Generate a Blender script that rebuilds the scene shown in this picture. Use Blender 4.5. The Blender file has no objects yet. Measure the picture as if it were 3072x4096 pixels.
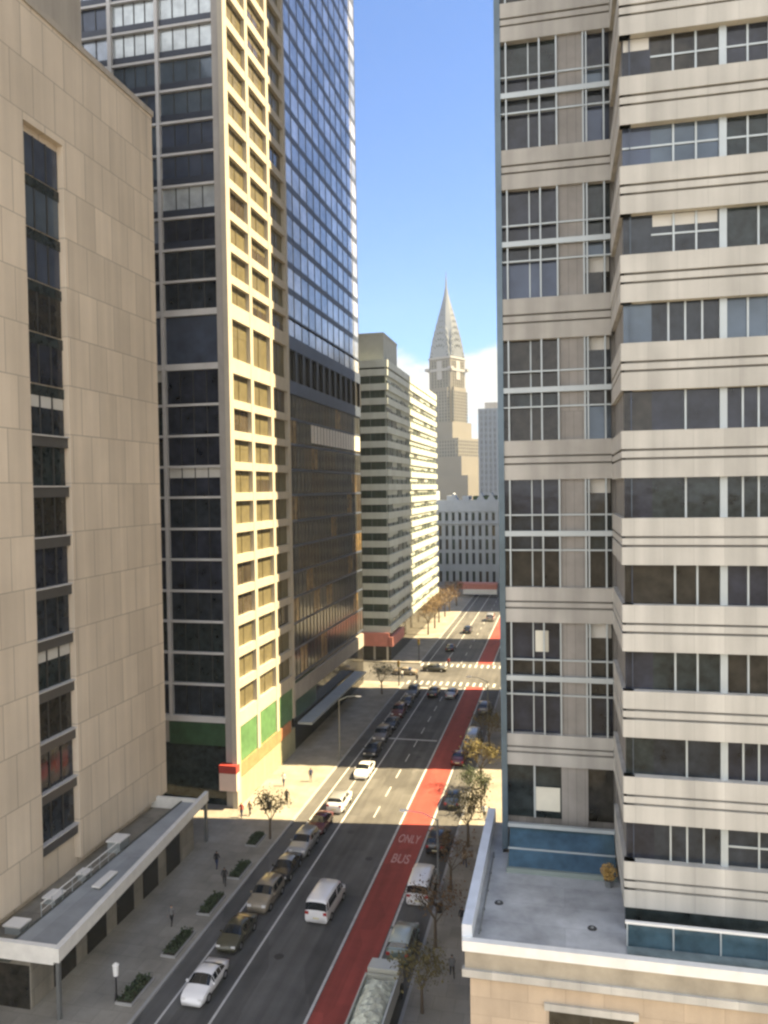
import bpy, bmesh, math, random
from mathutils import Vector, Matrix
R = math.radians
random.seed(7)
S = bpy.context.scene
COL = S.collection

# ------------------------------------------------------------------ camera
LENS = 36.89
cam_d = bpy.data.cameras.new('camera'); cam = bpy.data.objects.new('camera', cam_d); COL.objects.link(cam)
cam_d.sensor_fit = 'HORIZONTAL'; cam_d.sensor_width = 36; cam_d.lens = LENS
cam_d.clip_start = 0.3; cam_d.clip_end = 20000
CM = Matrix.Rotation(R(12.72), 4, 'Z') @ Matrix.Rotation(R(90 - 1.65), 4, 'X') @ Matrix.Rotation(R(-0.85), 4, 'Z')
cam.matrix_world = Matrix.Translation((0, 0, 36)) @ CM
S.camera = cam
CI = (Matrix.Translation((0, 0, 36)) @ CM).inverted()
def seen_area(pts):
    """rough size a quad would have in the photo (only used to choose which windows become parts)"""
    q = []
    for p in pts:
        c = CI @ Vector(p)
        if c.z > -1: return 0
        q.append((c.x / -c.z, c.y / -c.z))
    if all(abs(a) > .5 for a, b in q) or all(abs(b) > .66 for a, b in q): return 0
    a = 0
    for i in range(len(q)):
        x0, y0 = q[i]; x1, y1 = q[(i + 1) % len(q)]
        a += x0 * y1 - x1 * y0
    return abs(a) / 2

# ------------------------------------------------------------------ object helpers
def tag(o, label=None, cat=None, group=None, kind=None):
    if label: o['label'] = label
    if cat: o['category'] = cat
    if group: o['group'] = group
    if kind: o['kind'] = kind
    return o
def thing(name, label, cat, loc=(0, 0, 0), rz=0, group=None):
    o = bpy.data.objects.new(name, None); COL.objects.link(o)
    o.empty_display_size = .3
    o.location = loc; o.rotation_euler = (0, 0, rz)
    return tag(o, label, cat, group)
class MB:
    """collects geometry for ONE mesh object"""
    def __init__(s): s.v = []; s.f = []; s.m = []
    def face(s, pts, m=0):
        i = len(s.v); s.v += [tuple(p) for p in pts]; s.f.append(tuple(range(i, i + len(pts)))); s.m.append(m)
    def box(s, x0, x1, y0, y1, z0, z1, m=0, M=None):
        if x0 > x1: x0, x1 = x1, x0
        if y0 > y1: y0, y1 = y1, y0
        p = [(x, y, z) for z in (z0, z1) for y in (y0, y1) for x in (x0, x1)]
        if M is not None: p = [tuple(M @ Vector(q)) for q in p]
        i = len(s.v); s.v += p
        for f in ((0, 2, 3, 1), (4, 5, 7, 6), (0, 1, 5, 4), (2, 6, 7, 3), (0, 4, 6, 2), (1, 3, 7, 5)):
            s.f.append(tuple(i + k for k in f)); s.m.append(m)
        return s
    def tube(s, a, b, r0, r1, n=8, m=0, cap=True):
        a = Vector(a); b = Vector(b); d = (b - a).normalized()
        u = d.orthogonal().normalized(); w = d.cross(u)
        i = len(s.v)
        for c, r in ((a, r0), (b, r1)):
            for k in range(n):
                t = 2 * math.pi * k / n
                s.v.append(tuple(c + u * (r * math.cos(t)) + w * (r * math.sin(t))))
        for k in range(n):
            s.f.append((i + k, i + (k + 1) % n, i + n + (k + 1) % n, i + n + k)); s.m.append(m)
        if cap:
            s.f.append(tuple(i + n + k for k in range(n))); s.m.append(m)
            s.f.append(tuple(i + k for k in reversed(range(n)))); s.m.append(m)
        return s
    def loft(s, rings, m=0, closed=False, caps=True):
        i = len(s.v); n = len(rings[0])
        for r in rings: s.v += [tuple(p) for p in r]
        for a in range(len(rings) - 1):
            for k in range(n if closed else n - 1):
                k2 = (k + 1) % n
                s.f.append((i + a * n + k, i + a * n + k2, i + (a + 1) * n + k2, i + (a + 1) * n + k)); s.m.append(m)
        if caps:
            s.f.append(tuple(i + k for k in reversed(range(n)))); s.m.append(m)
            s.f.append(tuple(i + (len(rings) - 1) * n + k for k in range(n))); s.m.append(m)
        return s
    def build(s, name, mats, parent=None, smooth=False, world=True):
        me = bpy.data.meshes.new(name)
        if not isinstance(mats, (list, tuple)): mats = [mats]
        me.from_pydata(s.v, [], s.f)
        for k in mats: me.materials.append(k)
        me.polygons.foreach_set('material_index', s.m)
        if smooth: me.polygons.foreach_set('use_smooth', [True] * len(s.f))
        me.update()
        bm = bmesh.new(); bm.from_mesh(me)
        bmesh.ops.recalc_face_normals(bm, faces=bm.faces); bm.to_mesh(me); bm.free()
        o = bpy.data.objects.new(name, me); COL.objects.link(o)
        if parent is not None:
            o.parent = parent
            if world:                       # geometry given in world coordinates: undo the parents' offset
                off = Vector((0, 0, 0)); p = parent
                while p is not None: off += Vector(p.location); p = p.parent
                o.location = -off
        return o
class Each(MB):
    """like MB, but every box or tube becomes a part object of its own"""
    def build(s, name, mats, parent=None, smooth=False, world=True):
        vs, fs, ms = s.v, s.f, s.m; groups = []; start = 0
        hi = -1; cur = []
        for f, m in zip(fs, ms):
            if cur and min(f) > hi: groups.append(cur); cur = []
            cur.append((f, m)); hi = max(hi, max(f))
        groups.append(cur); out = None
        for g in groups:
            lo = min(min(f) for f, m in g); h2 = max(max(f) for f, m in g)
            q = MB(); q.v = vs[lo:h2 + 1]; q.f = [tuple(i - lo for i in f) for f, m in g]; q.m = [m for f, m in g]
            out = q.build(name, mats, parent, smooth, world)
        return out
def dup_tree(o, parent=None):
    c = o.copy(); COL.objects.link(c)
    if parent is not None: c.parent = parent
    for ch in [k for k in bpy.data.objects if k.parent == o]: dup_tree(ch, c)
    return c

# ------------------------------------------------------------------ materials
def nt(name):
    m = bpy.data.materials.new(name); m.use_nodes = True
    n = m.node_tree.nodes; b = n['Principled BSDF']
    return m, n, m.node_tree.links, b
def mat(name, col, rough=.7, metal=0, var=.12, scale=.6, ior=1.45, bump=0, bscale=8, coords='pos', streak=0, joints=None, emit=None, fine=0):
    """base colour with noise variation; joints=(axis, width, height, mortar, darkness) draws panel joints on walls"""
    m, n, l, b = nt(name)
    b.inputs['Roughness'].default_value = rough; b.inputs['Metallic'].default_value = metal; b.inputs['IOR'].default_value = ior
    if coords == 'pos': g = n.new('ShaderNodeNewGeometry').outputs['Position']
    else: g = n.new('ShaderNodeTexCoord').outputs['Object']
    no = n.new('ShaderNodeTexNoise'); no.inputs['Scale'].default_value = scale; no.inputs['Detail'].default_value = 5; no.inputs['Roughness'].default_value = .6
    l.new(g, no.inputs['Vector'])
    mr = n.new('ShaderNodeMapRange'); mr.inputs[1].default_value = .25; mr.inputs[2].default_value = .75
    mr.inputs[3].default_value = 1 - var; mr.inputs[4].default_value = 1 + var; l.new(no.outputs['Fac'], mr.inputs[0])
    fac = mr.outputs[0]
    def mul(a, bb):
        q = n.new('ShaderNodeMath'); q.operation = 'MULTIPLY'; l.new(a, q.inputs[0])
        if isinstance(bb, float): q.inputs[1].default_value = bb
        else: l.new(bb, q.inputs[1])
        return q.outputs[0]
    if streak:
        mp = n.new('ShaderNodeMapping'); mp.inputs['Scale'].default_value = (1.1, 1.1, .06); l.new(g, mp.inputs['Vector'])
        n2 = n.new('ShaderNodeTexNoise'); n2.inputs['Scale'].default_value = 1.0; n2.inputs['Detail'].default_value = 4; l.new(mp.outputs[0], n2.inputs['Vector'])
        m2 = n.new('ShaderNodeMapRange'); m2.inputs[1].default_value = .3; m2.inputs[2].default_value = .7; m2.inputs[3].default_value = 1 - streak; m2.inputs[4].default_value = 1 + streak * .4
        l.new(n2.outputs['Fac'], m2.inputs[0]); fac = mul(fac, m2.outputs[0])
    if fine:
        n3 = n.new('ShaderNodeTexNoise'); n3.inputs['Scale'].default_value = 22; n3.inputs['Detail'].default_value = 3; l.new(g, n3.inputs['Vector'])
        m3 = n.new('ShaderNodeMapRange'); m3.inputs[1].default_value = .3; m3.inputs[2].default_value = .7; m3.inputs[3].default_value = 1 - fine; m3.inputs[4].default_value = 1 + fine
        l.new(n3.outputs['Fac'], m3.inputs[0]); fac = mul(fac, m3.outputs[0])
    if joints:
        ax, w, h, mo, dk = joints
        sp = n.new('ShaderNodeSeparateXYZ'); l.new(g, sp.inputs[0])
        cb = n.new('ShaderNodeCombineXYZ')
        if ax == 'XY': l.new(sp.outputs[0], cb.inputs[0]); l.new(sp.outputs[1], cb.inputs[1])
        else: l.new(sp.outputs[ax], cb.inputs[0]); l.new(sp.outputs[2], cb.inputs[1])
        bt = n.new('ShaderNodeTexBrick'); bt.offset = .5
        bt.inputs['Scale'].default_value = 1; bt.inputs['Brick Width'].default_value = w; bt.inputs['Row Height'].default_value = h
        bt.inputs['Mortar Size'].default_value = mo; bt.inputs['Mortar Smooth'].default_value = .3; bt.inputs['Bias'].default_value = 0
        bt.inputs['Color1'].default_value = (1.07, 1.07, 1.07, 1); bt.inputs['Color2'].default_value = (.90, .90, .90, 1); bt.inputs['Mortar'].default_value = (dk, dk, dk, 1)
        l.new(cb.outputs[0], bt.inputs['Vector'])
        s2 = n.new('ShaderNodeSeparateColor'); l.new(bt.outputs['Color'], s2.inputs[0]); fac = mul(fac, s2.outputs[0])
    vm = n.new('ShaderNodeVectorMath'); vm.operation = 'SCALE'; vm.inputs[0].default_value = col[:3]; l.new(fac, vm.inputs['Scale'])
    l.new(vm.outputs[0], b.inputs['Base Color'])
    if bump:
        nb = n.new('ShaderNodeTexNoise'); nb.inputs['Scale'].default_value = bscale; nb.inputs['Detail'].default_value = 3; l.new(g, nb.inputs['Vector'])
        bu = n.new('ShaderNodeBump'); bu.inputs['Strength'].default_value = bump; bu.inputs['Distance'].default_value = .05
        l.new(nb.outputs['Fac'], bu.inputs['Height']); l.new(bu.outputs[0], b.inputs['Normal'])
    if emit:
        b.inputs['Emission Color'].default_value = (*emit[:3], 1); b.inputs['Emission Strength'].default_value = emit[3]
    return m
def wear(m, amt=.22):
    """lengthwise tyre wear along the street plus repaired patches"""
    n = m.node_tree.nodes; l = m.node_tree.links; b = n['Principled BSDF']; src = b.inputs['Base Color'].links[0].from_socket
    g = n.new('ShaderNodeNewGeometry'); mp = n.new('ShaderNodeMapping'); mp.inputs['Scale'].default_value = (1.3, .035, 1); l.new(g.outputs['Position'], mp.inputs['Vector'])
    no = n.new('ShaderNodeTexNoise'); no.inputs['Scale'].default_value = 1; no.inputs['Detail'].default_value = 4; l.new(mp.outputs[0], no.inputs['Vector'])
    mr = n.new('ShaderNodeMapRange'); mr.inputs[1].default_value = .3; mr.inputs[2].default_value = .7; mr.inputs[3].default_value = 1 - amt; mr.inputs[4].default_value = 1 + amt; l.new(no.outputs['Fac'], mr.inputs[0])
    m2 = n.new('ShaderNodeMapping'); m2.inputs['Scale'].default_value = (.30, .11, 1); l.new(g.outputs['Position'], m2.inputs['Vector'])
    vo = n.new('ShaderNodeTexVoronoi'); vo.distance = 'CHEBYCHEV'; vo.inputs['Scale'].default_value = 1; l.new(m2.outputs[0], vo.inputs['Vector'])
    sc = n.new('ShaderNodeSeparateColor'); l.new(vo.outputs['Color'], sc.inputs[0])
    m3 = n.new('ShaderNodeMapRange'); m3.inputs[1].default_value = .72; m3.inputs[2].default_value = .74; m3.inputs[3].default_value = 1; m3.inputs[4].default_value = 1 - amt; l.new(sc.outputs[0], m3.inputs[0])
    mu = n.new('ShaderNodeMath'); mu.operation = 'MULTIPLY'; l.new(mr.outputs[0], mu.inputs[0]); l.new(m3.outputs[0], mu.inputs[1])
    vm = n.new('ShaderNodeVectorMath'); vm.operation = 'SCALE'; l.new(src, vm.inputs[0]); l.new(mu.outputs[0], vm.inputs['Scale']); l.new(vm.outputs[0], b.inputs['Base Color'])
def glass(name, col, metal=0., rough=.08, ior=1.42, wob=.25, var=.5, scale=.5, fl=.02, bscale=.7):
    """opaque facade glazing: dark room behind (noise), wavy reflective pane"""
    m = mat(name, col, rough, metal, var=var, scale=scale, ior=ior)
    n = m.node_tree.nodes; l = m.node_tree.links; b = n['Principled BSDF']
    g = n.new('ShaderNodeNewGeometry')
    nb = n.new('ShaderNodeTexNoise'); nb.inputs['Scale'].default_value = bscale; nb.inputs['Detail'].default_value = 2; l.new(g.outputs['Position'], nb.inputs['Vector'])
    bu = n.new('ShaderNodeBump'); bu.inputs['Strength'].default_value = wob; bu.inputs['Distance'].default_value = .06
    l.new(nb.outputs['Fac'], bu.inputs['Height']); l.new(bu.outputs[0], b.inputs['Normal'])
    return m
beige = mat('beige_limestone', (.64, .55, .43), .85, var=.10, scale=.12, streak=.10, joints=(1, 2.7, 4.1, .05, .62), fine=.04, bump=.15)
beige_dark = mat('weathered_limestone', (.42, .38, .32), .9, var=.1, scale=.2, streak=.15)
greyroof = mat('grey_roof_membrane', (.30, .32, .33), .8, var=.22, scale=.35, fine=.05, joints=('XY', 2.2, 60, .03, .8))
roof_r = mat('pale_roof_membrane', (.36, .37, .37), .75, var=.38, scale=.6, fine=.04, joints=('XY', 40, 1.8, .02, .85))
coping = mat('white_coping', (.74, .73, .68), .6, var=.1, scale=1.5)
coping_r = mat('pale_metal_coping', (.62, .66, .70), .45, .1, var=.1, scale=1.5)
spand = mat('pale_precast', (.455, .44, .395), .8, var=.10, scale=.4, streak=.24, joints=(0, 1.25, 40, .012, .8), fine=.03)
spand_in = mat('precast_groove', (.20, .19, .17), .9)
pier_l = mat('grey_brown_panel', (.24, .225, .205), .55, var=.2, scale=.7, streak=.15, joints=(0, .45, 40, .02, .75))
mull = mat('pale_aluminium', (.40, .44, .45), .45, .3)
dmull = mat('dark_bronze_mullion', (.05, .05, .048), .45, .4)
cream = mat('cream_stone', (.42, .385, .31), .8, var=.07, scale=.5, streak=.08)
greypier = mat('grey_granite', (.34, .32, .29), .75, var=.12, scale=.6, streak=.1)
wline = mat('pale_spandrel_line', (.50, .49, .47), .6)
asphalt = mat('asphalt', (.098, .097, .094), .85, var=.28, scale=.25, fine=.12, bump=.2, bscale=30)
sidewalk = mat('concrete_paving', (.25, .235, .20), .88, var=.28, scale=.3, fine=.08, joints=('XY', 1.5, 1.5, .02, .7))
kerb = mat('granite_kerb', (.32, .32, .31), .8)
redpaint = mat('red_lane_paint', (.30, .055, .042), .8, var=.16, scale=.5, fine=.12)
whitepaint = mat('white_road_paint', (.50, .50, .48), .75, var=.18, scale=1.2, fine=.12)
wear(asphalt); wear(redpaint, .18)
earth = mat('city_ground', (.13, .125, .12), .95, var=.2, scale=.05)
brown_dark = mat('dark_doorway', (.02, .018, .015), .5)
steel = mat('grey_steel', (.22, .23, .23), .45, .6, coords='obj')
blackm = mat('black_metal', (.02, .02, .022), .45, .3, coords='obj')
redsign = mat('red_sign', (.36, .05, .04), .5, var=.15, scale=2)
pinkish = mat('faded_red_awning', (.50, .20, .16), .8, var=.15, scale=1)
whitep = mat('white_panel', (.75, .74, .70), .5, var=.05)
greenband = mat('green_glass_band', (.10, .21, .09), .3, var=.35, scale=1.0, ior=1.6)
limestone_y = mat('pale_storefront_stone', (.34, .33, .21), .7, var=.1, scale=1.0, joints=(1, .6, 5, .03, .75))
blind = mat('window_blind', (.50, .49, .45), .8, var=.08)
khaki = glass('blinds_behind_glass', (.125, .110, .062), rough=.35, ior=1.4, var=.25, scale=1.2)
G_dark = [glass('dark_glass_%s' % k, c, var=.85, scale=s, wob=.3) for k, c, s in (('blue', (.020, .025, .032), 1.1), ('teal', (.018, .025, .026), 1.6), ('brown', (.024, .022, .018), 1.3), ('navy', (.020, .023, .034), .8))]
G_blue = [glass('blue_coated_glass_%s' % k, c, metal=.45, rough=.22, var=.3, scale=.35, wob=.08) for k, c in (('a', (.52, .55, .60)), ('b', (.36, .40, .46)), ('c', (.62, .64, .68)))]
G_pale = [glass('pale_blind_reflection_glass_%s' % k, c, metal=.3, rough=.15, var=.25, scale=.8, wob=.1) for k, c in (('a', (.42, .46, .48)), ('b', (.30, .34, .40)))]  # pale base serves white blinds and painted-in cloud reflections
G_steel = [glass('steel_blue_glass_%s' % k, c, metal=.25, rough=.1, var=.35, scale=.4, wob=.15) for k, c in (('a', (.085, .11, .14)), ('b', (.06, .075, .11)))]
G_smoke = [glass('smoked_glass_%s' % k, c, metal=.35, rough=.12, var=.6, scale=.25, wob=.3) for k, c in (('a', (.075, .078, .075)), ('b', (.060, .066, .07)), ('c', (.09, .075, .055)))]
G_gold = glass('painted_gold_reflection_glass', (.24, .17, .085), metal=.3, rough=.2, var=.7, scale=.9)  # gold base colour paints in a warm reflection
G_green = [glass('green_glass_%s' % k, c, rough=.15, var=.4, scale=.4) for k, c in (('a', (.035, .055, .045)), ('b', (.05, .07, .055)))]
tealglass = glass('teal_skylight_glass', (.045, .085, .11), metal=.15, rough=.12, var=.5, scale=1.1)
bluecorner = glass('pale_blue_corner_glass', (.10, .14, .17), metal=.2, rough=.12, var=.3, scale=.4)
greenwhite = mat('green_white_spandrel', (.49, .53, .49), .6, var=.12, scale=.3, streak=.1)
lamp_white = mat('lamp_glass', (.8, .8, .78), .3, coords='obj')

# ------------------------------------------------------------------ facade helper
class Facade:
    """one face of a building. kind 'Y-' looks toward -Y (u = X), kind 'X+' looks toward +X (u = Y)"""
    def __init__(s, kind, P): s.k = kind; s.P = P
    def box(s, mb, u0, u1, z0, z1, d0, d1, m=0):
        if s.k == 'Y-': mb.box(u0, u1, s.P - d1, s.P - d0, z0, z1, m)
        elif s.k == 'Y+': mb.box(u0, u1, s.P + d0, s.P + d1, z0, z1, m)
        elif s.k == 'X+': mb.box(s.P + d0, s.P + d1, u0, u1, z0, z1, m)
        else: mb.box(s.P - d1, s.P - d0, u0, u1, z0, z1, m)
    def pts(s, u0, u1, z0, z1):
        q = [(u0, z0), (u1, z0), (u1, z1), (u0, z1)]
        return [(u, s.P, z) if s.k[0] == 'Y' else (s.P, u, z) for u, z in q]
class Windows:
    """collects windows of one building; the 100 that show largest become parts, the rest one stuff part"""
    def __init__(s, parent): s.p = parent; s.l = []
    def add(s, fc, u0, u1, z0, z1, d, mats, nm=1, blindh=0, tr=0, mw=.05):
        """mats = [glass, mullion, blind]; nm panes wide; blindh fraction of a lowered blind; tr = transom fraction"""
        s.l.append((seen_area(fc.pts(u0, u1, z0, z1)), fc, u0, u1, z0, z1, d, mats, nm, blindh, tr, mw))
    def _geo(s, mb, w, mi):
        a, fc, u0, u1, z0, z1, d, mats, nm, bh, tr, mw = w
        fc.box(mb, u0, u1, z0, z1, d, d + .04, mi(mats[0]))
        for k in range(1, nm):
            u = u0 + (u1 - u0) * k / nm
            fc.box(mb, u - mw, u + mw, z0, z1, d + .04, d + .12, mi(mats[1]))
        if tr: fc.box(mb, u0, u1, z0 + (z1 - z0) * tr - mw, z0 + (z1 - z0) * tr + mw, d + .04, d + .10, mi(mats[1]))
        if bh:
            fc.box(mb, u0 + .06, u1 - .06, z1 - (z1 - z0) * bh, z1 - .03, d + .04, d + .06, mi(mats[2]))
    def finish(s, n=100, name='window'):
        s.l.sort(key=lambda w: -w[0])
        for w in s.l[:n]:
            mb = MB(); ms = []
            def mi(m):
                if m not in ms: ms.append(m)
                return ms.index(m)
            s._geo(mb, w, mi); mb.build(name, ms, s.p)
        if s.l[n:]:
            mb = MB(); ms = []
            def mi(m):
                if m not in ms: ms.append(m)
                return ms.index(m)
            for w in s.l[n:]: s._geo(mb, w, mi)
            tag(mb.build(name, ms, s.p), kind='stuff')

# ------------------------------------------------------------------ the setting: ground, roads, pavements
def struct(name, mb, m): return tag(mb.build(name, m), kind='structure')
mb = MB(); mb.face([(-5000, -3000, -.06), (5000, -3000, -.06), (5000, 9000, -.06), (-5000, 9000, -.06)]); struct('ground', mb, earth)
XL, XR = -28.7, -11.0          # kerb lines of the street
mb = MB(); mb.box(XL, XR, 0, 640, -.05, 0); struct('road', mb, asphalt)
mb = MB(); mb.box(-400, XL, 142.5, 158.5, -.05, 0); mb.box(XR, 400, 142.5, 158.5, -.05, 0); struct('avenue', mb, asphalt)
mb = MB()
mb.box(-60, XL - .25, 0, 142.3, -.05, .15, 0); mb.box(XL - .25, XL, 0, 142.3, -.05, .14, 1)
mb.box(-60, XL - .25, 158.7, 640, -.05, .15, 0); mb.box(XL - .25, XL, 158.7, 640, -.05, .14, 1)
struct('pavement', mb, [sidewalk, kerb])
mb = MB()
mb.box(XR + .25, 60, 0, 142.3, -.05, .15, 0); mb.box(XR, XR + .25, 0, 142.3, -.05, .14, 1)
mb.box(XR + .25, 60, 158.7, 640, -.05, .15, 0); mb.box(XR, XR + .25, 158.7, 640, -.05, .14, 1)
struct('pavement', mb, [sidewalk, kerb])
mb = MB(); mb.box(-17.05, -14.05, 5, 141.5, 0, .004); mb.box(-17.05, -14.05, 160, 600, 0, .004); struct('red_bus_lane', mb, redpaint)
# painted lines (one marking sheet)
mb = MB()
def vline(x, y0, y1, w=.14, dash=None):
    if not dash: mb.box(x - w / 2, x + w / 2, y0, y1, 0, .006); return
    y = y0
    while y < y1: mb.box(x - w / 2, x + w / 2, y, min(y1, y + dash[0]), 0, .006); y += dash[0] + dash[1]
for x, w in ((-27.15, .16), (-23.55, .18), (-17.22, .20), (-13.86, .18)):
    vline(x, 5, 141, w); vline(x, 160, 420, w)
vline(-20.4, 83, 141, .14, (3, 3)); vline(-25.2, 84, 108, .13); vline(-20.4, 160, 420, .14, (3, 5))
mb.box(-26.8, -17.6, 109.9, 110.35, 0, .0055); mb.box(-26.8, -17.6, 139.2, 139.7, 0, .0055)
for k in range(14): mb.box(-28.3 + k * 1.22, -27.9 + k * 1.22, 141.8, 144.4, 0, .0065)
for k in range(14): mb.box(-28.3 + k * 1.22, -27.9 + k * 1.22, 156.8, 159.4, 0, .0065)
struct('lane_marking', mb, whitepaint)
iron = mat('cast_iron', (.03, .03, .03), .6)
for i, (x, y, lab) in enumerate(((-21.6, 56.5, 'round iron manhole cover in front of the middle lane van'), (-18.6, 73.5, 'round iron manhole cover left of the lane lettering'), (-21.9, 79.0, 'round iron manhole cover just before the sunlit strip'), (-19.0, 103, 'round iron manhole cover past the sunlit strip'))):
    mb = MB(); mb.tube((x, y, 0), (x, y, .008), .38, .38, 20); mb.tube((x, y, .008), (x, y, .012), .30, .30, 20); tag(mb.build('manhole_cover', iron), lab, 'manhole cover', 'manhole covers in the roadway')
# bus lane words, read by a driver heading up the street
pinkpaint = mat('worn_white_word_paint', (.50, .27, .25), .75, var=.3, scale=2.5, fine=.25)
def words(txt, y, sx, sy, x=-15.55):
    cu = bpy.data.curves.new('lane_word', 'FONT'); cu.body = txt; cu.align_x = 'CENTER'; cu.size = 1; cu.extrude = .002; cu.offset = .015
    o = bpy.data.objects.new('lane_word', cu); COL.objects.link(o)
    dg = bpy.context.evaluated_depsgraph_get(); me = bpy.data.meshes.new_from_object(o.evaluated_get(dg)); bpy.data.objects.remove(o)
    for v in me.vertices: v.co.x *= sx; v.co.y *= sy; v.co.z += .008
    me.materials.clear(); me.materials.append(pinkpaint)
    q = bpy.data.objects.new('lane_word', me); COL.objects.link(q); q.location = (x, y, 0)
    tag(q, kind='structure')
words('BUS', 73.2, 1.05, 2.6); words('ONLY', 77.6, .82, 2.6)

# ------------------------------------------------------------------ beige limestone building, left
BX = -40.3
b = thing('stone_building', 'pale beige stone building with one narrow column of dark windows, at the left edge', 'building', (-50, 62, 0))
f = Facade('X+', BX)
mb = MB()
mb.box(-70, BX - .6, 30, 74.0, 0, 74.2)                       # core
f.box(mb, 30, 54.05, 4.9, 74.2, -.6, 0); f.box(mb, 59.0, 74.0, 4.9, 74.2, -.6, 0)
f.box(mb, 54.05, 59.0, 65.0, 74.2, -.6, 0)
mb.build('wall', beige, b)
mb = MB(); f.box(mb, 29.8, 74.2, 74.2, 74.75, -.8, .12); mb.box(-70, BX - .8, 73.4, 74.2, 74.2, 74.75); mb.build('coping', beige_dark, b)
mb = MB(); mb.box(-66, -46.2, 40, 71.2, 74.2, 92); mb.box(-66.2, -46.0, 39.8, 71.4, 92, 92.5); mb.build('penthouse', beige_dark, b)
W = Windows(b); SL = Each(); SL2 = Each(); SL3 = Each()
z = 8.0; k = 0
while z < 64:
    top = min(z + 3.15, 64.9)
    W.add(f, 54.2, 58.9, z, top, -.55, [G_dark[(k * 3) % 4] if z < 50 else G_steel[k % 2], dmull, blind], 3, .3 if k in (3, 8) else 0, 0, .07)
    f.box(SL if z < 44 else SL3, 54.05, 59.0, z - .95, z - .12, -.55, -.22 if z < 44 else -.47, 0)
    if z < 44: f.box(SL2, 54.05, 59.0, z - .12, z - .01, -.55, -.05, 0)
    z += 4.1; k += 1
SL3.build('window_spandrel', G_dark[1], b); SL.build('window_spandrel', mat('bronze_spandrel', (.085, .083, .08), .4, .2), b); SL2.build('sill', wline, b)
W.finish()

# podium in front of it: low flat roof with white fascia
p = thing('low_podium', 'low podium with grey flat roof and white fascia at the foot of the beige building', 'building', (-38, 60, 0))
mb = MB(); mb.box(-70, -36.3, 47.0, 71.8, 0, 4.1, 0); mb.build('wall', mat('podium_stone', (.24, .22, .18), .85, var=.2, scale=.5, streak=.2, joints=(1, 2.2, 1.4, .03, .7)), p)
mb = Each()
for y in (49.5, 53.6, 57.8, 62.0, 66.2): mb.box(-36.35, -36.24, y, y + 2.6, .15, 3.1)
for x in (-46, -42.5, -39): mb.box(x, x + 2.6, 46.93, 47.05, .15, 3.2)
mb.build('shopfront', G_dark[2], p)
def slab(mb, pts, z0, z1):
    mb.loft([[(x, y, z0) for x, y in pts], [(x, y, z1) for x, y in pts]], closed=True); return mb
slab(MB(), [(-37.6, 46.5), (-33.85, 46.5), (-35.85, 71.8), (-37.6, 71.8)], 4.25, 4.9).build('roof', greyroof, p)
mb = MB(); mb.box(-70, -37.6, 46.5, 71.8, 3.6, 3.85); mb.box(-37.6, -37.45, 46.5, 71.8, 3.85, 4.98); mb.build('roof_well', mat('dark_roof_well', (.07, .075, .065), .9, var=.4, scale=.8), p)
slab(MB(), [(-33.85, 46.1), (-33.4, 46.1), (-35.65, 74.0), (-36.05, 74.0)], 4.3, 5.25).build('fascia', coping, p)
MB().box(-70, -33.86, 46.1, 46.5, 4.1, 5.3).build('fascia', coping, p)
MB().box(-42, -36.0, 71.8, 72.15, 4.1, 5.2).build('fascia', coping, p)
MB().box(-33.85, -33.6, 46.35, 46.6, .15, 4.1).build('post', steel, p); MB().box(-36.0, -35.75, 73.6, 73.9, .15, 4.3).build('post', steel, p)
rl = thing('roof_railing', 'white handrail along the back of the grey podium roof', 'railing', (-37.5, 55, 4.9))
mb = Each()
for y in [49.9 + k * 1.25 for k in range(9)]: mb.tube((-37.5, y, 4.9), (-37.5, y, 5.95), .025, .025, 6)
mb.build('post', mull, rl)
mb = Each(); mb.tube((-37.5, 49.9, 5.97), (-37.5, 60, 5.97), .05, .05, 6); mb.tube((-37.5, 49.9, 5.45), (-37.5, 60, 5.45), .025, .025, 6); mb.build('handrail', whitep, rl)
def vent(x, y, sx, sy, h, label, m=None):
    o = thing('roof_vent', label, 'vent', (x, y, 4.9))
    mb = MB(); mb.box(x - sx / 2, x + sx / 2, y - sy / 2, y + sy / 2, 3.85 if x < -37.6 else 4.9, (3.85 if x < -37.6 else 4.9) + h); mb.build('housing', m or mull, o)
    mb = MB(); mb.box(x - sx / 2 - .1, x + sx / 2 + .1, y - sy / 2 - .1, y + sy / 2 + .1, (3.85 if x < -37.6 else 4.9) + h, (3.97 if x < -37.6 else 5.02) + h); mb.build('cap', whitep, o)
vent(-39.1, 49.3, 1.3, 1.0, .8, 'white-capped metal roof vent at the near end of the podium handrail')
vent(-39.0, 62.6, 1.2, 1.5, 1.2, 'largest white-capped roof vent beyond the far end of the podium handrail')
vent(-38.8, 57.2, .8, .8, .8, 'small roof vent behind the middle of the podium handrail')
vent(-39.1, 53.6, 1.0, 1.2, .7, 'low wide roof vent between the podium handrail and the stone wall')
vent(-35.9, 55.6, .5, 2.4, .18, 'flat dark hatch lying in the middle of the grey podium roof', steel)

# ------------------------------------------------------------------ cream gridded tower, left
t = thing('corner_tower', 'tall office tower with sunlit cream stone grid corner and dark and blue glass street side', 'building', (-48, 110, 0))
TY, TX = 82.5, -36.0
zs = [10.0, 14.0, 17.6, 21.2, 24.7, 28.3, 31.8, 35.4, 38.9, 42.4, 45.9]
zup = [56.3 + 3.56 * k for k in range(24)]
allz = zs + [50.2] + zup
TOP = zup[-1] + 3
fF = Facade('Y-', TY); fS = Facade('X+', TX)
mb = MB(); mb.box(-80, TX - .5, TY + .5, 141.0, 0, TOP + 2); mb.build('core_wall', greypier, t)
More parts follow.
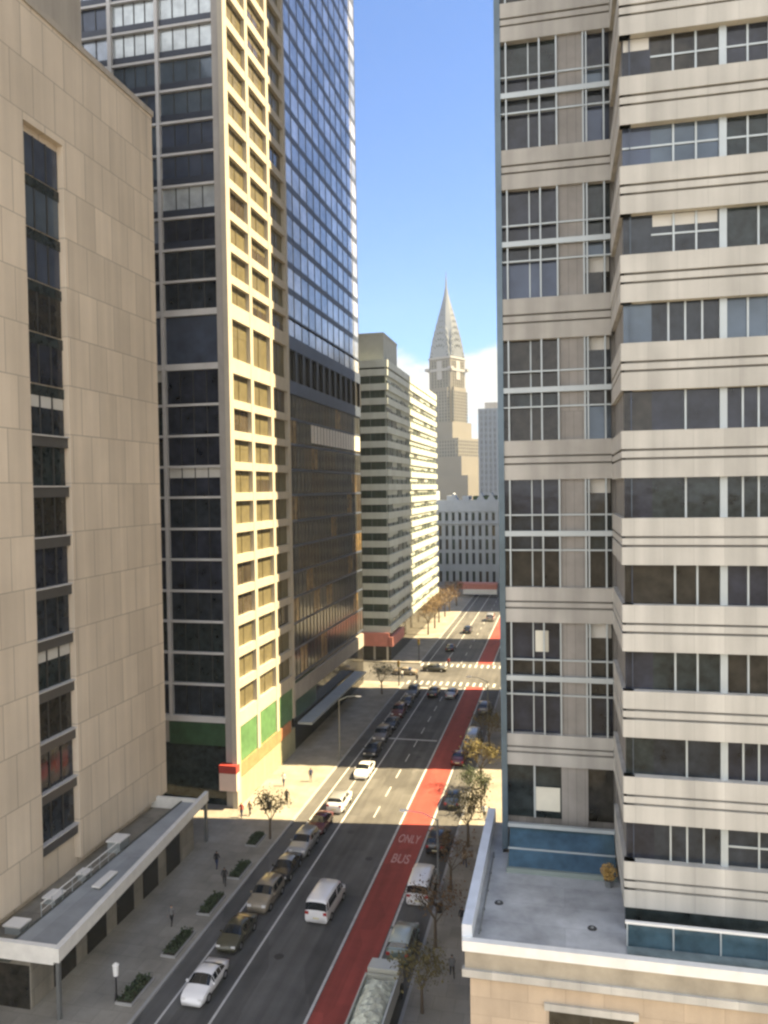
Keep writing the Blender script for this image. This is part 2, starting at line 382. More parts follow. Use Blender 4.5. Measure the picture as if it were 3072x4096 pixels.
# front: grey piers and thin pale lines
mb = Each()
for a, c in ((-80, -79.5), (-73, -72.6), (-65, -64.6), (-57.4, -57.0), (-50.25, -49.8), (-44.35, -43.95)): fF.box(mb, a, c, 10, TOP, -.5, .08)
mb.build('pale_pier', wline, t)
mb = MB(); fF.box(mb, -37.45, TX - .5, 0, TOP, -.5, .05); mb.build('corner_pier', greypier, t)
mb = Each()
for i, zz in enumerate(allz):
    hh = .26 if zz not in (10.0, 50.2, 56.3) else .7
    fF.box(mb, -80, -37.45, zz - hh / 2, zz + hh / 2, -.5, -.02)
mb.build('floor_band', wline, t)
W = Windows(t)
fb = [(-57.0, -50.25), (-49.8, -44.35), (-43.95, -37.45)]
for i, zz in enumerate(allz[:-1]):
    z1 = allz[i + 1]
    for (a, c) in fb + [(-79.5, -73.0), (-72.6, -65.0), (-64.6, -57.4)]:
        if zz < 50: g = random.choice(G_dark)
        elif zz < 66: g = random.choice([G_dark[3], G_dark[0]])
        else: g = random.choice(G_steel + [G_steel[0]] + G_pale)  # bluish upper rows: reflected sky put into the pane colour
        if a < -45 and zz > 60: g = random.choice(G_pale + G_steel)  # pale panes here paint in reflected clouds
        if abs(zz - (56.3 + 3.56 * 3)) < .1: g = G_pale[0]
        if zz == 50.2: g = G_steel[1]
        W.add(fF, a, c, zz + .1, z1 - .1, -.48, [g, dmull, blind], 4 if zz != 50.2 else 1, random.choice([0] * 11 + [.35]) if zz < 70 and zz != 50.2 else 0, 0, .05)
# upper spandrel strips (dark) on front
mb = Each()
for i, zz in enumerate(allz[:-1]):
    if zz >= 60: fF.box(mb, -80, -37.5, zz + .12, zz + 1.0, -.5, -.30)
mb.build('dark_spandrel', mat('navy_spandrel', (.035, .042, .06), .35, .2), t)
# street side: cream grid for the three corner bays
GY = [82.0, 88.75, 95.3, 101.6]
mb = MB()
fS.box(mb, 82.0, 83.05, 0, TOP, -.5, .1)
for y in GY[1:]: fS.box(mb, y - .42, y + .42, 4.9, TOP, -.5, .1)
for zz in allz:
    hh = .95 if zz not in (10.0, 50.2, 56.3) else 1.7
    fS.box(mb, 83.05, 102.02, zz - hh / 2, zz + hh / 2, -.5, .06)
mb.build('stone_grid', cream, t)
for i, zz in enumerate(allz[:-1]):
    z1 = allz[i + 1]
    for k in range(3):
        a, c = GY[k] + (.42 if k else 1.05), GY[k + 1] - .42
        W.add(fS, a, c, zz + .47, z1 - .47, -.46, [khaki if random.random() < .85 else G_smoke[2], khaki, khaki], 2, random.choice([0, 0, .4]), 0, .04)
# curtain wall beyond
YB = [102.0 + 3.25 * k for k in range(13)]
mb = Each()
for zz in allz:
    if zz >= 60: fS.box(mb, 102.02, 141, zz - .45, zz + .45, -.5, -.16)
    elif zz in (50.2, 56.3): fS.box(mb, 102.02, 141, zz - .9, zz + .9, -.5, .05)
    else: fS.box(mb, 102.02, 141, zz - .16, zz + .16, -.5, -.15, 0)
mb.build('dark_spandrel', mat('dark_slate_spandrel', (.075, .095, .14), .5, .1), t)
mb = Each()
for k, y in enumerate(YB):
    fS.box(mb, y - .05, y + .05, 10, TOP, -.5, -.14)
    fS.box(mb, y - .45, y + .45, 51.1, 55.4, -.5, .03)
mb.build('mullion', dmull, t)
lo = mat('louvre_pier', (.30, .29, .27), .6)
for i, zz in enumerate(allz[:-1]):
    z1 = allz[i + 1]
    for k in range(12):
        y = YB[k]
        if zz == 50.2: g = brown_dark
        elif zz > 50: g = random.choice(G_blue)
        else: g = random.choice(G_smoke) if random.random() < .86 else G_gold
        bh = 0; bm_ = blind
        if zz == 42.4 and k >= 3: bh = .85; bm_ = whitep  # white panels in this row paint in a cloud reflection
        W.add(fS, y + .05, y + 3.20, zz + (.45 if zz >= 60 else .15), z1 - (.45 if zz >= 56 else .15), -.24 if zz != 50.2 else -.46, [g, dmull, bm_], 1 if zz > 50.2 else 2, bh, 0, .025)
# base of the street side
mb = MB(); fS.box(mb, 83.05, 102.02, 4.95, 9.15, -.5, -.05); mb.build('green_glass_band', greenband, t)
mb = Each(); fF.box(mb, -44.5, -37.45, 7.0, 9.6, -.5, -.1); fS.box(mb, 102.02, 112, 4.6, 9.4, -.5, -.1); mb.build('dark_green_band', mat('dark_green_glass', (.03, .07, .035), .3, var=.4, scale=1), t)
mb = MB(); fS.box(mb, 83.05, 100, 3.45, 4.95, -.5, .12); mb.build('red_sign_band', mat('rust_sign', (.42, .20, .10), .6, var=.25, scale=1.2), t)
mb = MB(); fS.box(mb, 83.05, 102.02, .15, 3.45, -.5, -.02); mb.build('storefront', limestone_y, t)
mb = MB(); fS.box(mb, 102.02, 141, 7.0, 9.3, -.5, -.04); mb.build('stone_band', greypier, t)
mb = MB(); fS.box(mb, 102.02, 141, .15, 7.0, -.5, -.2); mb.build('shopfront', G_dark[2], t)
mb = MB(); mb.box(-35.95, -33.9, 103, 134, 3.6, 3.9); mb.build('canopy', mull, t)
mb = MB(); fF.box(mb, -79, -37.45, .15, 7.0, -.5, -.25); mb.build('entrance_glass', G_dark[1], t)
W.finish()
# corner box sign
cs = thing('corner_sign', 'red and white box sign on the tower corner above the sunlit pavement', 'sign', (-36.7, 81.8, 3.5))
mb = MB(); mb.box(-37.9, -35.8, 81.5, 82.4, 2.3, 4.3); mb.build('panel', mat('peach_panel', (.65, .50, .42), .5), cs)
mb = MB(); mb.box(-37.9, -35.8, 81.45, 82.44, 4.3, 5.2); mb.build('header', redsign, cs)

# ------------------------------------------------------------------ right office tower (precast bands), two sections
r = thing('banded_tower', 'grey and beige precast office tower with dark ribbon windows filling the right side', 'building', (10, 60, 0))
RY, LY = 36.4, 43.0
fR = Facade('Y-', RY); fL = Facade('Y-', LY); fE = Facade('X-', 2.6)
RT = 20.9 + 3.86 * 36
mb = MB(); mb.box(2.8, 60, RY + .55, 83.5, 16, RT + 2); mb.box(-3.0, 2.8, LY + .55, 83.5, 0, RT + 2); mb.box(-3.0, 60, 44.2, 83.5, 0, 16.0); mb.build('core_wall', pier_l, r)
W = Windows(r)
def band(fc, u0, u1, z0, z1, m):
    h = z1 - z0; a = z0 + h * .38; c = z0 + h * .62; q = MB()
    fc.box(q, u0, u1, z0, a, -.5, 0, 0); fc.box(q, u0, u1, a + .11, c - .11, -.5, -.01, 0); fc.box(q, u0, u1, c, z1, -.5, 0, 0)
    g0 = u0 + (.14 if fc is fR else .49 if fc is fE else .01)
    fc.box(q, g0, u1 - .01, a, a + .11, -.5, -.14, 1); fc.box(q, g0, u1 - .01, c - .11, c, -.5, -.14, 1)
    q.build('precast_band', [m, spand_in], r)
n = 0
for k in range(-1, 36):
    top = 20.9 + 3.86 * k; bot = top - 1.78; nxt = top + 3.86 - 1.78
    band(fR, 2.63, 60, top, nxt, spand)
    band(fE, RY + .03, LY, top, nxt, spand)
    if k == -1: continue
    us = [2.75, 3.95, 6.75, 7.05, 9.6, 12.1, 14.6, 17.1, 19.6, 22.1, 24.6, 27, 29.5, 32, 34.5]
    for i in range(len(us) - 1):
        if us[i] == 6.75: continue
        w = us[i + 1] - us[i]
        pool = G_dark if k < 6 else G_dark + G_steel
        tr = 0
        if k >= 7: tr = random.choice([0, .5, .5])
        if k == 0 or k == 1: tr = random.choice([0, .5])
        W.add(fR, us[i], us[i + 1], bot, top, -.48, [random.choice(pool), mull, blind], 1 if w < 2 else random.choice([2, 3, 3, 4]), random.choice([0, 0, 0, 0, 0, 0, 0, .3]), tr, .04)
    W.add(fE, RY + .3, LY - .3, bot, top, -.48, [random.choice(G_steel), mull, blind], 3, 0, 0, .04)
mbm = Each()
for k in range(0, 36):
    top = 20.9 + 3.86 * k
    for u in (6.75,):
        fR.box(mbm, u, u + .30, top - 1.78, top, -.5, -.3)
mbm.build('mullion', mull, r)
# left section: two-storey window bays
spz = [(20.9, 22.6), (28.7, 30.6), (36.4, 38.5), (43.9, 46.1), (51.9, 54.0), (59.7, 61.7)]
spz += [(59.7 + 7.8 * k, 61.7 + 7.8 * k) for k in range(1, 13)]
gp = mat('grey_precast', (.40, .385, .35), .8, var=.12, scale=.5, streak=.24, fine=.03)
for a, c in spz: band(fL, -3.0, 2.6, a, c, gp)
mb = Each()
for (a, c), (a2, c2) in zip(spz, spz[1:]):
    z0, z1 = c, a2; zm = (z0 + z1) / 2
    fL.box(mb, -.12, 1.28, z0, z1, -.5, -.18)
    for u0, u1, nm in ((-3.0, -.12, 2), (1.28, 2.6, 1)):
        for za, zb in ((z0, zm - .9), (zm - .9, zm), (zm, zm + 1.0), (zm + 1.0, z1)):
            g = random.choice(G_dark if zm < 36 else G_dark + G_steel)
            W.add(fL, u0, u1, za, zb, -.46, [g, mull, blind], nm, random.choice([0] * 9 + [.4]), 0, .03)
W.add(fL, -3.0, -.12, 17.9, 20.9, -.46, [G_dark[1], mull, blind], 2, 0); W.add(fL, 1.28, 2.6, 17.9, 20.9, -.46, [G_dark[2], mull, blind], 1, 0)
fL.box(mb, -.12, 1.28, 16, 20.9, -.5, -.18)
mb.build('grey_brown_pier', pier_l, r)
mb = Each()
for (a, c), (a2, c2) in zip(spz, spz[1:]):
    zm = (c + a2) / 2
    fL.box(mb, -3.0, 2.6, zm - .14, zm + .14, -.3, .02)
    fL.box(mb, -3.0, 2.6, zm + 1.0 - .04, zm + 1.0 + .04, -.3, -.1); fL.box(mb, -3.0, 2.6, zm - .9 - .04, zm - .9 + .04, -.3, -.1)
    for u in (-2.72, -.98, -.1, 1.26, 1.42, 2.3): fL.box(mb, u - .04, u + .04, c, a2, -.3, -.05)
mb.build('transom', mull, r)
mb = MB(); mb.box(-3.32, -3.0, LY - .05, LY + 1.6, 16.2, RT); mb.build('corner_glass', bluecorner, r)
mb = MB(); mb.box(-3.25, -3.0, LY + 1.6, 83.5, 0, RT); mb.build('side_wall', spand, r)
mb = MB(); mb.box(2.65, 60, RY + .0, RY + .5, 16.05, 17.04); mb.build('base_wall', G_dark[1], r)
# pale blinds behind the glass
mb = Each(); fL.box(mb, -1.45, -.75, 27.05, 28.2, -.41, -.37); fL.box(mb, -1.5, -.2, 18.3, 19.6, -.41, -.37); mb.build('pale_blind', mat('cream_blind', (.62, .60, .50), .8), r)
W.finish()

# low building with roof terrace in front of it
lb = thing('low_stone_building', 'low beige stone building with pale flat roof and white coping, bottom right', 'building', (2, 38, 0))
mb = MB(); mb.box(-4.1, 60, 34.05, 43.5, 0, 15.7); mb.box(-4.1, -3.0, 43.5, 47, 0, 15.7); mb.build('wall', mat('warm_limestone', (.46, .37, .27), .85, var=.12, scale=.5, streak=.15, joints=(0, 1.6, .8, .02, .8), fine=.05), lb)
mb = MB(); mb.box(-4.0, 60, 34.4, 43.0, 15.7, 16.0); mb.box(-4.0, -3.3, 43.0, 46.8, 15.7, 16.0); mb.build('roof', roof_r, lb)
mb = MB(); mb.box(-4.4, 60, 33.75, 34.1, 15.75, 16.2); mb.build('coping', coping, lb)
mb = MB(); mb.box(-4.45, -4.0, 34.1, 47, 15.7, 16.75); mb.build('parapet', coping_r, lb)
mb = MB(); mb.box(-4.3, 60, 33.85, 34.05, 14.95, 15.75, 0); mb.box(-4.42, 60, 33.72, 34.05, 14.62, 14.95, 1); mb.build('cornice', [mat('stained_cornice', (.34, .30, .23), .85, var=.25, scale=.9), spand], lb)
mb = Each()
for x in (-.9, 7.4): mb.box(x, x + 3.9, 33.92, 34.05, 13.45, 13.75)
mb.build('lintel', spand, lb)
for x in (-.7, 7.6):
    mb = MB(); mb.box(x, x + 3.5, 33.98, 34.04, 11.6, 13.44, 0); mb.box(x + 1.7, x + 1.8, 33.95, 33.98, 11.6, 13.44, 1); mb.build('window', [G_dark[2], dmull], lb)
sk = thing('glazed_roof_bay', 'teal blue glazed lean-to at the foot of the banded tower, on the pale flat roof', 'skylight', (0, 41.5, 16))
mb = MB()
mb.loft([[(-2.85, 40.9, 16.25), (-2.85, 42.48, 17.75), (-2.85, 42.48, 16.25)], [(2.55, 40.9, 16.25), (2.55, 42.48, 17.75), (2.55, 42.48, 16.25)]], closed=True)
mb.build('glazing', tealglass, sk)
mb = MB(); mb.box(-2.95, 2.58, 42.25, 42.48, 17.76, 17.95); mb.box(-2.9, 2.58, 41.55, 41.62, 16.88, 16.96)
for x in (-2.9, 1.95): mb.box(x, x + .1, 40.86, 40.9, 16.0, 16.25)
mb.build('frame', mull, sk)
mb = MB(); mb.box(-2.95, 2.58, 40.7, 42.48, 16.0, 16.25); mb.build('kerb', mat('green_grey_flashing', (.20, .24, .22), .6), sk)
for i, (x, y, lab) in enumerate(((-3.1, 37.6, 'small dark roof drain near the left parapet of the pale flat roof'), (1.2, 36.2, 'small dark roof drain in the middle of the pale flat roof'))):
    o = thing('roof_drain', lab, 'drain', (x, y, 16.0)); mb = MB(); mb.tube((0, 0, 0), (0, 0, .05), .22, .18, 14); mb.build('grate', iron, o, world=False); mb = MB(); mb.tube((0, 0, .05), (0, 0, .09), .08, .06, 10); mb.build('dome', steel, o, world=False)
o = thing('conduit_pipe', 'thin grey conduit running along the left parapet of the pale flat roof', 'pipe', (-3.75, 34.6, 16.12)); mb = MB(); mb.tube((0, 0, 0), (0, 8, 0), .035, .035, 8); mb.build('pipe', steel, o, world=False)
mb = Each()
for k in range(5): mb.box(-.06, .06, .4 + 1.8 * k, .5 + 1.8 * k, -.12, -.035)
mb.build('bracket', steel, o, world=False)
sk2 = thing('terrace_glass_screen', 'low teal glass screen with white top rail in front of the banded tower, bottom right', 'screen', (6, 35.2, 16))
mb = MB(); mb.box(2.6, 8.4, 35.1, 35.16, 16.0, 17.0); mb.build('glass_panel', tealglass, sk2)
mb = MB(); mb.box(2.55, 8.45, 35.05, 35.21, 17.0, 17.1)
mb.build('top_rail', whitep, sk2)
mb = Each()
for x in (2.6, 4.5, 6.4, 8.3): mb.box(x, x + .06, 35.03, 35.1, 16, 17.0)
mb.build('post', mull, sk2)
mb = MB(); mb.box(2.6, 60, 34.42, 35.0, 16.0, 16.05); tag(mb.build('wet_gutter_strip', mat('green_grey_gutter', (.16, .20, .20), .35, var=.4, scale=1.5)), 'dark green-grey gutter strip along the white coping at bottom right', 'gutter')

# ------------------------------------------------------------------ far green striped building, left
gb = thing('striped_building', 'pale green office block with dark ribbon windows, its far end sunlit, beyond the avenue', 'building', (-47, 192, 0))
f1 = Facade('Y-', 160.0); f2 = Facade('X+', -35.0)
mb = MB(); mb.box(-70, -35.5, 160.5, 226, 0, 62.6); mb.build('core_wall', greenwhite, gb)
mb = MB(); mb.box(-44, -36.2, 162, 176, 62.6, 68.5); mb.box(-44.1, -36.1, 161.9, 176.1, 68.5, 68.9); mb.build('penthouse', mat('grey_green_penthouse', (.36, .38, .35), .7), gb)
W = Windows(gb); mb = Each()
zz = 6.0
while zz < 61:
    f1.box(mb, -70, -35.5, zz, zz + 1.35, -.5, 0)
    f2.box(mb, 160.0, 226, zz, zz + 1.35, -.5, 0)
    zt = zz + 1.35; zn = min(zz + 2.98, 62.6)
    for k in range(6): W.add(f1, -35.6 - 3.2 * (k + 1), -35.6 - 3.2 * k - .05, zt, zn, -.42, [random.choice(G_green), dmull, greenwhite], 3, 0, 0, .04)
    for k in range(13): W.add(f2, 160.4 + 5.04 * k, 160.4 + 5.04 * (k + 1) - .05, zt, zn, -.40, [random.choice(G_green + G_smoke[:1]), greenwhite, greenwhite], 4, random.choice([0, .4, .6]), 0, .06)
    zz += 2.98
f1.box(mb, -70, -35.5, 61.4, 62.9, -.5, .02); f2.box(mb, 159.98, 226, 61.4, 62.9, -.5, .02)
mb.build('spandrel', greenwhite, gb)
mb = Each(); f1.box(mb, -70, -35.3, 3.2, 6.0, -.5, .6); f2.box(mb, 159.4, 172, 3.2, 5.2, -.5, .5); mb.build('awning', pinkish, gb)
mb = MB(); f1.box(mb, -70, -35.5, .15, 3.2, -.5, -.1, 0); f2.box(mb, 160.1, 226, .15, 6.0, -.5, -.1, 0)
for x in (-35.6, -38.4, -41, -44): f1.box(mb, x - .4, x, .15, 3.2, -.1, .1, 1)
mb.build('shopfront', [G_dark[2], spand], gb)
W.finish()

# ------------------------------------------------------------------ buildings on the right that only cast shade (hidden behind the tower from here)
def block(name, label, x0, x1, y0, y1, h, m):
    o = thing(name, label, 'building', ((x0 + x1) / 2, (y0 + y1) / 2, 0))
    mb = MB(); mb.box(x0 + .4, x1, y0 + .4, y1 - .4, 0, h)
    fw = Facade('X-', x0); fn = Facade('Y-', y0); fo = Facade('Y+', y1)
    zz = 5
    while zz < h:
        for ff, a, c in ((fw, y0, y1), (fn, x0 + .4, x1), (fo, x0 + .4, x1)): ff.box(mb, a, c, zz, zz + 1.6, -.4, 0)
        zz += 3.8
    mb.build('wall', m, o)
    mb = MB(); zz = 5
    while zz < h - 4:
        fw.box(mb, y0 + .5, y1 - .5, zz + 1.6, zz + 3.8, -.36, -.3); fn.box(mb, x0 + .5, x1 - .1, zz + 1.6, zz + 3.8, -.36, -.3); fo.box(mb, x0 + .5, x1 - .1, zz + 1.6, zz + 3.8, -.36, -.3)
        zz += 3.8
    tag(mb.build('window_band', G_smoke[1], o), kind='stuff')
block('side_building', 'tall grey building behind the banded tower, beside the first sunlit gap', -5.2, 14, 102.5, 141, 172, greypier)
block('side_building', 'grey building on the right beyond the sunlit avenue', -5.2, 13, 165.5, 189, 108, greypier)
block('side_building', 'tall stone building on the right in the far part of the street', -5.2, 16, 233, 420, 78, beige_dark)

# ------------------------------------------------------------------ distant buildings
def prism_rot(x, y, w, d, z0, z1, rz, mb, m=0):
    M = Matrix.Translation((x, y, 0)) @ Matrix.Rotation(rz, 4, 'Z'); mb.box(-w / 2, w / 2, -d / 2, d / 2, z0, z1, m, M)
# grey arched building closing the street
ab = thing('arched_building', 'blue-grey building with tall arched windows closing the far street', 'building', (-34, 306, 0))
fa = Facade('Y-', 300.0); stone_bg = mat('blue_grey_stone', (.40, .44, .48), .8, var=.14, scale=.2)
mb = MB(); mb.box(-52, -12, 300.6, 330, 0, 30.5); fa.box(mb, -52, -12, 27.0, 31.5, -.6, .3); fa.box(mb, -52, -12, 22.3, 23.2, -.6, .5); fa.box(mb, -52, -12, 4.2, 6.6, -.6, .35)
xs = [-52 + 2.55 * k for k in range(16)]
for x in xs: fa.box(mb, x - .72, x + .72, 0, 27.0, -.6, .05)
for zq in (11.2, 16.4, 21.7): fa.box(mb, -52, -12, zq, zq + 1.1, -.6, -.25)
for q_, (xa, xb, zq) in enumerate(((-52, -47.5, 35), (-43, -40.5, 33.2), (-37, -34.6, 33), (-23, -16, 36.5), (-21, -18, 39))): mb.box(xa, xb, 300.4, 312, 31.5, zq)
for xa in (-40.5, -30, -26): mb.loft([[(xa - 1.6, 300.2, 31.5), (xa + 1.6, 300.2, 31.5), (xa, 300.2, 34.2)], [(xa - 1.6, 306, 31.5), (xa + 1.6, 306, 31.5), (xa, 306, 34.2)]], closed=True)
mb.build('wall', stone_bg, ab)
mb = MB(); mb.box(-33, -24, 301, 305, 31.5, 33); mb.build('roof_hedge', mat('dark_hedge', (.04, .07, .03), .9, var=.4, scale=1), ab)
W = Windows(ab)
for x in xs[:-1]:
    for a, c in ((6.9, 11.2), (12.5, 16.4), (17.7, 21.7), (23.6, 26.0), (.1, 4.2)): W.add(fa, x + .72, x + 1.83, a, c, -.5, [random.choice(G_green + G_smoke), stone_bg, blind], 1)
for x in xs[:-1]:
    pts = [(x + .72 + .555 * (1 - math.cos(t)), -0, 26.0 + .6 * math.sin(t)) for t in [math.pi * q / 6 for q in range(7)]]
    m2 = MB(); m2.loft([[(p[0], 300.12, p[2]) for p in pts], [(p[0], 300.5, p[2]) for p in pts]], closed=True); m2.build('arch', G_green[0], ab)
W.finish()
cn = thing('street_canopy', 'red and white construction canopy across the pavement at the far end of the street', 'canopy', (-27, 262, 0))
mb = MB(); mb.box(-34, -21, 259, 264, 2.6, 4.4); mb.build('red_deck', pinkish, cn)
mb = MB(); mb.box(-32, -20.9, 258.8, 258.98, 1.0, 2.6); mb.build('white_board', whitep, cn)
mb = Each()
for x in (-33.8, -30, -26, -22, -21.2): mb.box(x, x + .2, 259.2, 259.4, .15, 2.6)
mb.build('post', steel, cn)
gt = thing('slab_tower', 'hazy grey slab tower right of the spired skyscraper', 'building', (-44, 515, 0))
fg = Facade('Y-', 500.0); mb = MB(); mb.box(-51, -28, 500.5, 530, 0, 86)
for k in range(9): fg.box(mb, -51 + k * 2.8, -49.8 + k * 2.8, 0, 86, -.5, 0)
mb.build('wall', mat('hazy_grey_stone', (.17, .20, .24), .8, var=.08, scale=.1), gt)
mb = MB()
for k in range(8):
    for q in range(22): fg.box(mb, -49.8 + k * 2.8, -48.2 + k * 2.8, 3 + q * 3.8, 5.2 + q * 3.8, -.48, -.4)
tag(mb.build('window', mat('hazy_window', (.12, .14, .17), .4, var=.3, scale=.3), gt), kind='stuff')  # window tone kept near the wall: distance haze put into the colour
mb = MB(); mb.box(-47, -36, 503, 520, 86, 90); mb.build('roof_plant', greypier, gt)

# Art-deco skyscraper with steel crown
sp_ = thing('spired_skyscraper', 'art deco skyscraper with arched steel crown and needle spire at the end of the street', 'skyscraper', (-109, 775, 0), 0)
CX_, CY_ = -109.0, 775.0; rot = R(-27)
brick_w = mat('warm_white_brick', (.155, .145, .125), .8, var=.08, scale=.05)
brick_g = mat('grey_brick_trim', (.26, .26, .26), .8)
crown = mat('stainless_crown', (.17, .185, .20), .4, .35, var=.1, scale=.15)
def M4(k): return Matrix.Translation((CX_, CY_, 0)) @ Matrix.Rotation(rot + k * math.pi / 2, 4, 'Z')
mb = MB(); HW = 12.6
prism_rot(CX_, CY_, 2 * HW, 2 * HW, 0, 163, rot, mb)
prism_rot(CX_, CY_, 30, 21, 0, 134, rot, mb); prism_rot(CX_, CY_, 21, 30, 0, 134, rot, mb)
prism_rot(CX_, CY_, 34, 33, 0, 100, rot, mb); prism_rot(CX_, CY_, 52, 40, 0, 84, rot, mb); prism_rot(CX_, CY_, 68, 54, 0, 66, rot, mb); prism_rot(CX_, CY_, 86, 60, 0, 48, rot, mb)
for k in range(4):
    for i in range(-3, 4):
        mb.box(-.7 + i * 3.4, .7 + i * 3.4, -HW - .5, -HW, 100, 160, 0, M4(k))
mb.build('shaft', brick_w, sp_)
mb = MB()
for k in range(4):
    for i in range(-3, 3):
        for z in range(0, 19): mb.box(.8 + i * 3.4, 2.6 + i * 3.4, -HW - .12, -HW, 103.6 + z * 3, 106 + z * 3, 0, M4(k))
    for i in range(-4, 4):
        for z in range(0, 21): mb.box(.7 + i * 3.4, 2.5 + i * 3.4, -15.15, -14.9, 68 + z * 3, 70.2 + z * 3, 0, M4(k))
    for i in range(-8, 8):
        for z in range(0, 13): mb.box(.8 + i * 3.2, 2.4 + i * 3.2, -(20.15 if k % 2 == 0 else 26.15), -(20 if k % 2 == 0 else 26), 40 + z * 3.3, 42.2 + z * 3.3, 0, M4(k))
tag(mb.build('window', G_smoke[0], sp_), kind='stuff')
mb = MB(); prism_rot(CX_, CY_, 27.4, 27.4, 150, 152.5, rot, mb); prism_rot(CX_, CY_, 26.6, 26.6, 162, 164, rot, mb)
for k in range(4): mb.box(HW - 1, HW + 3.2, -HW - 3.2, -HW + 1, 151, 153.5, 0, M4(k)); mb.box(-2.8, 2.8, -HW - .6, -HW, 142, 160, 0, M4(k))
mb.build('grey_trim', brick_g, sp_)
# crown: core loft plus nested arches on the four sides
mb = MB()
prof = [(163, 12.2), (172, 12.2), (181, 11.6), (190, 10.4), (198, 8.9), (206, 7.0), (213, 5.2), (220, 3.5), (226, 2.2), (232, 1.3)]
rings = []
for z, w in prof:
    q = w * .55
    rings.append([tuple((Matrix.Translation((CX_, CY_, z)) @ Matrix.Rotation(rot, 4, 'Z')) @ Vector(p)) for p in ((-q, -w, 0), (q, -w, 0), (w, -q, 0), (w, q, 0), (q, w, 0), (-q, w, 0), (-w, q, 0), (-w, -q, 0))])
mb.loft(rings, closed=True); mb.build('crown_core', crown, sp_)
arches = [(163, 11.6, 12.9), (170, 10.6, 12.3), (177.5, 9.4, 11.4), (185, 8.0, 10.2), (192.5, 6.6, 8.9), (200, 5.2, 7.4), (207, 3.9, 5.9)]
dk = MB()
for z, rr, dd in arches:
    m3 = MB()
    for k in range(4):
        M = M4(k); ring = []
        for t in range(13):
            a = math.pi * t / 12; ring.append((-rr * math.cos(a), rr * 1.28 * math.sin(a) + z))
        m3.loft([[tuple(M @ Vector((x, -dd, zz))) for x, zz in ring], [tuple(M @ Vector((x, -dd + 2.6, zz))) for x, zz in ring]], closed=True)
        nT = max(3, int(rr))
        for t in range(nT):
            a = math.pi * (t + .5) / nT; ca, sa = math.cos(a), math.sin(a)
            tip = (-(rr * .96) * ca, (rr * .96) * 1.28 * sa + z); bx, bz = -(rr * .76) * ca, rr * .76 * 1.28 * sa + z; ww = rr * .13
            tri = [tip, (bx - ww * sa, bz - ww * -ca), (bx + ww * sa, bz + ww * -ca)]
            dk.loft([[tuple(M @ Vector((x, -dd - .15, zz))) for x, zz in tri], [tuple(M @ Vector((x, -dd, zz))) for x, zz in tri]], closed=True)
    m3.build('arch_tier', crown, sp_)
tag(dk.build('triangular_window', G_smoke[1], sp_), kind='stuff')
mb = MB(); mb.tube((CX_, CY_, 228), (CX_, CY_, 250), 1.5, .10, 8); mb.build('needle', crown, sp_)
# a few more blocks far down the street so that the skyline is closed
for (x0, x1, y0, y1, h, lab) in ((-75, -55, 240, 290, 30, 'low grey building behind the far end of the striped block'), (-170, -130, 560, 620, 44, 'distant low block left of the spired skyscraper'), (-26, 0, 640, 700, 60, 'distant block at the far end of the street')):
    o = thing('distant_building', lab, 'building', ((x0 + x1) / 2, y0, 0)); ff = Facade('Y-', y0); gg = Facade('X+', x1)
    mb = MB(); mb.box(x0, x1 - .3, y0 + .3, y1, 0, h)
    z = 0
    while z < h: ff.box(mb, x0, x1 - .3, z, z + 1.6, -.3, 0); gg.box(mb, y0, y1, z, z + 1.6, -.3, 0); z += 3.6
    mb.build('wall', stone_bg, o)
# ------------------------------------------------------------------ vehicles
tyre_m = mat('tyre_rubber', (.02, .02, .02), .8, coords='obj'); rim_m = mat('alloy_rim', (.4, .4, .42), .35, .8, coords='obj')
carglass = mat('car_glass', (.012, .015, .018), .06, 0, ior=1.6, coords='obj')
head_m = mat('headlamp', (.7, .7, .68), .2, coords='obj'); tail_m = mat('tail_lamp', (.35, .02, .02), .3, coords='obj'); plate_m = mat('number_plate', (.6, .55, .35), .5, coords='obj')
def paint(name, c, metal=.1): 
    m = mat(name, c, .32, metal, var=.04, scale=1, coords='obj'); m.node_tree.nodes['Principled BSDF'].inputs['Coat Weight'].default_value = .6; m.node_tree.nodes['Principled BSDF'].inputs['Coat Roughness'].default_value = .08
    return m
PROF = {  # front at +y : (y, top z, half width, is cabin)
 'sedan': dict(st=[(-2.36, .62, .74), (-2.30, .92, .82), (-1.75, 1.04, .88), (-1.45, 1.08, .90), (-.78, 1.40, .91), (-.2, 1.46, .92), (.35, 1.43, .92), (1.10, 1.02, .91), (1.7, .93, .89), (2.15, .80, .84), (2.34, .58, .74)], belt=.93, cab=(3, 7), rw=.68, wb=1.38),
 'suv': dict(st=[(-2.35, .8, .82), (-2.30, 1.15, .88), (-2.12, 1.30, .92), (-1.85, 1.68, .94), (-.4, 1.76, .95), (.4, 1.72, .95), (1.05, 1.22, .94), (1.8, 1.12, .92), (2.2, .98, .88), (2.36, .68, .80)], belt=1.12, cab=(2, 6), rw=.76, wb=1.42),
 'van': dict(st=[(-2.72, .9, .9), (-2.70, 1.2, .97), (-2.58, 1.95, .98), (-2.3, 2.08, .99), (0, 2.12, 1.0), (1.1, 2.06, 1.0), (1.75, 1.30, .98), (2.35, 1.12, .93), (2.6, .95, .88), (2.7, .6, .8)], belt=1.22, cab=(1, 6), rw=.84, wb=1.65)}
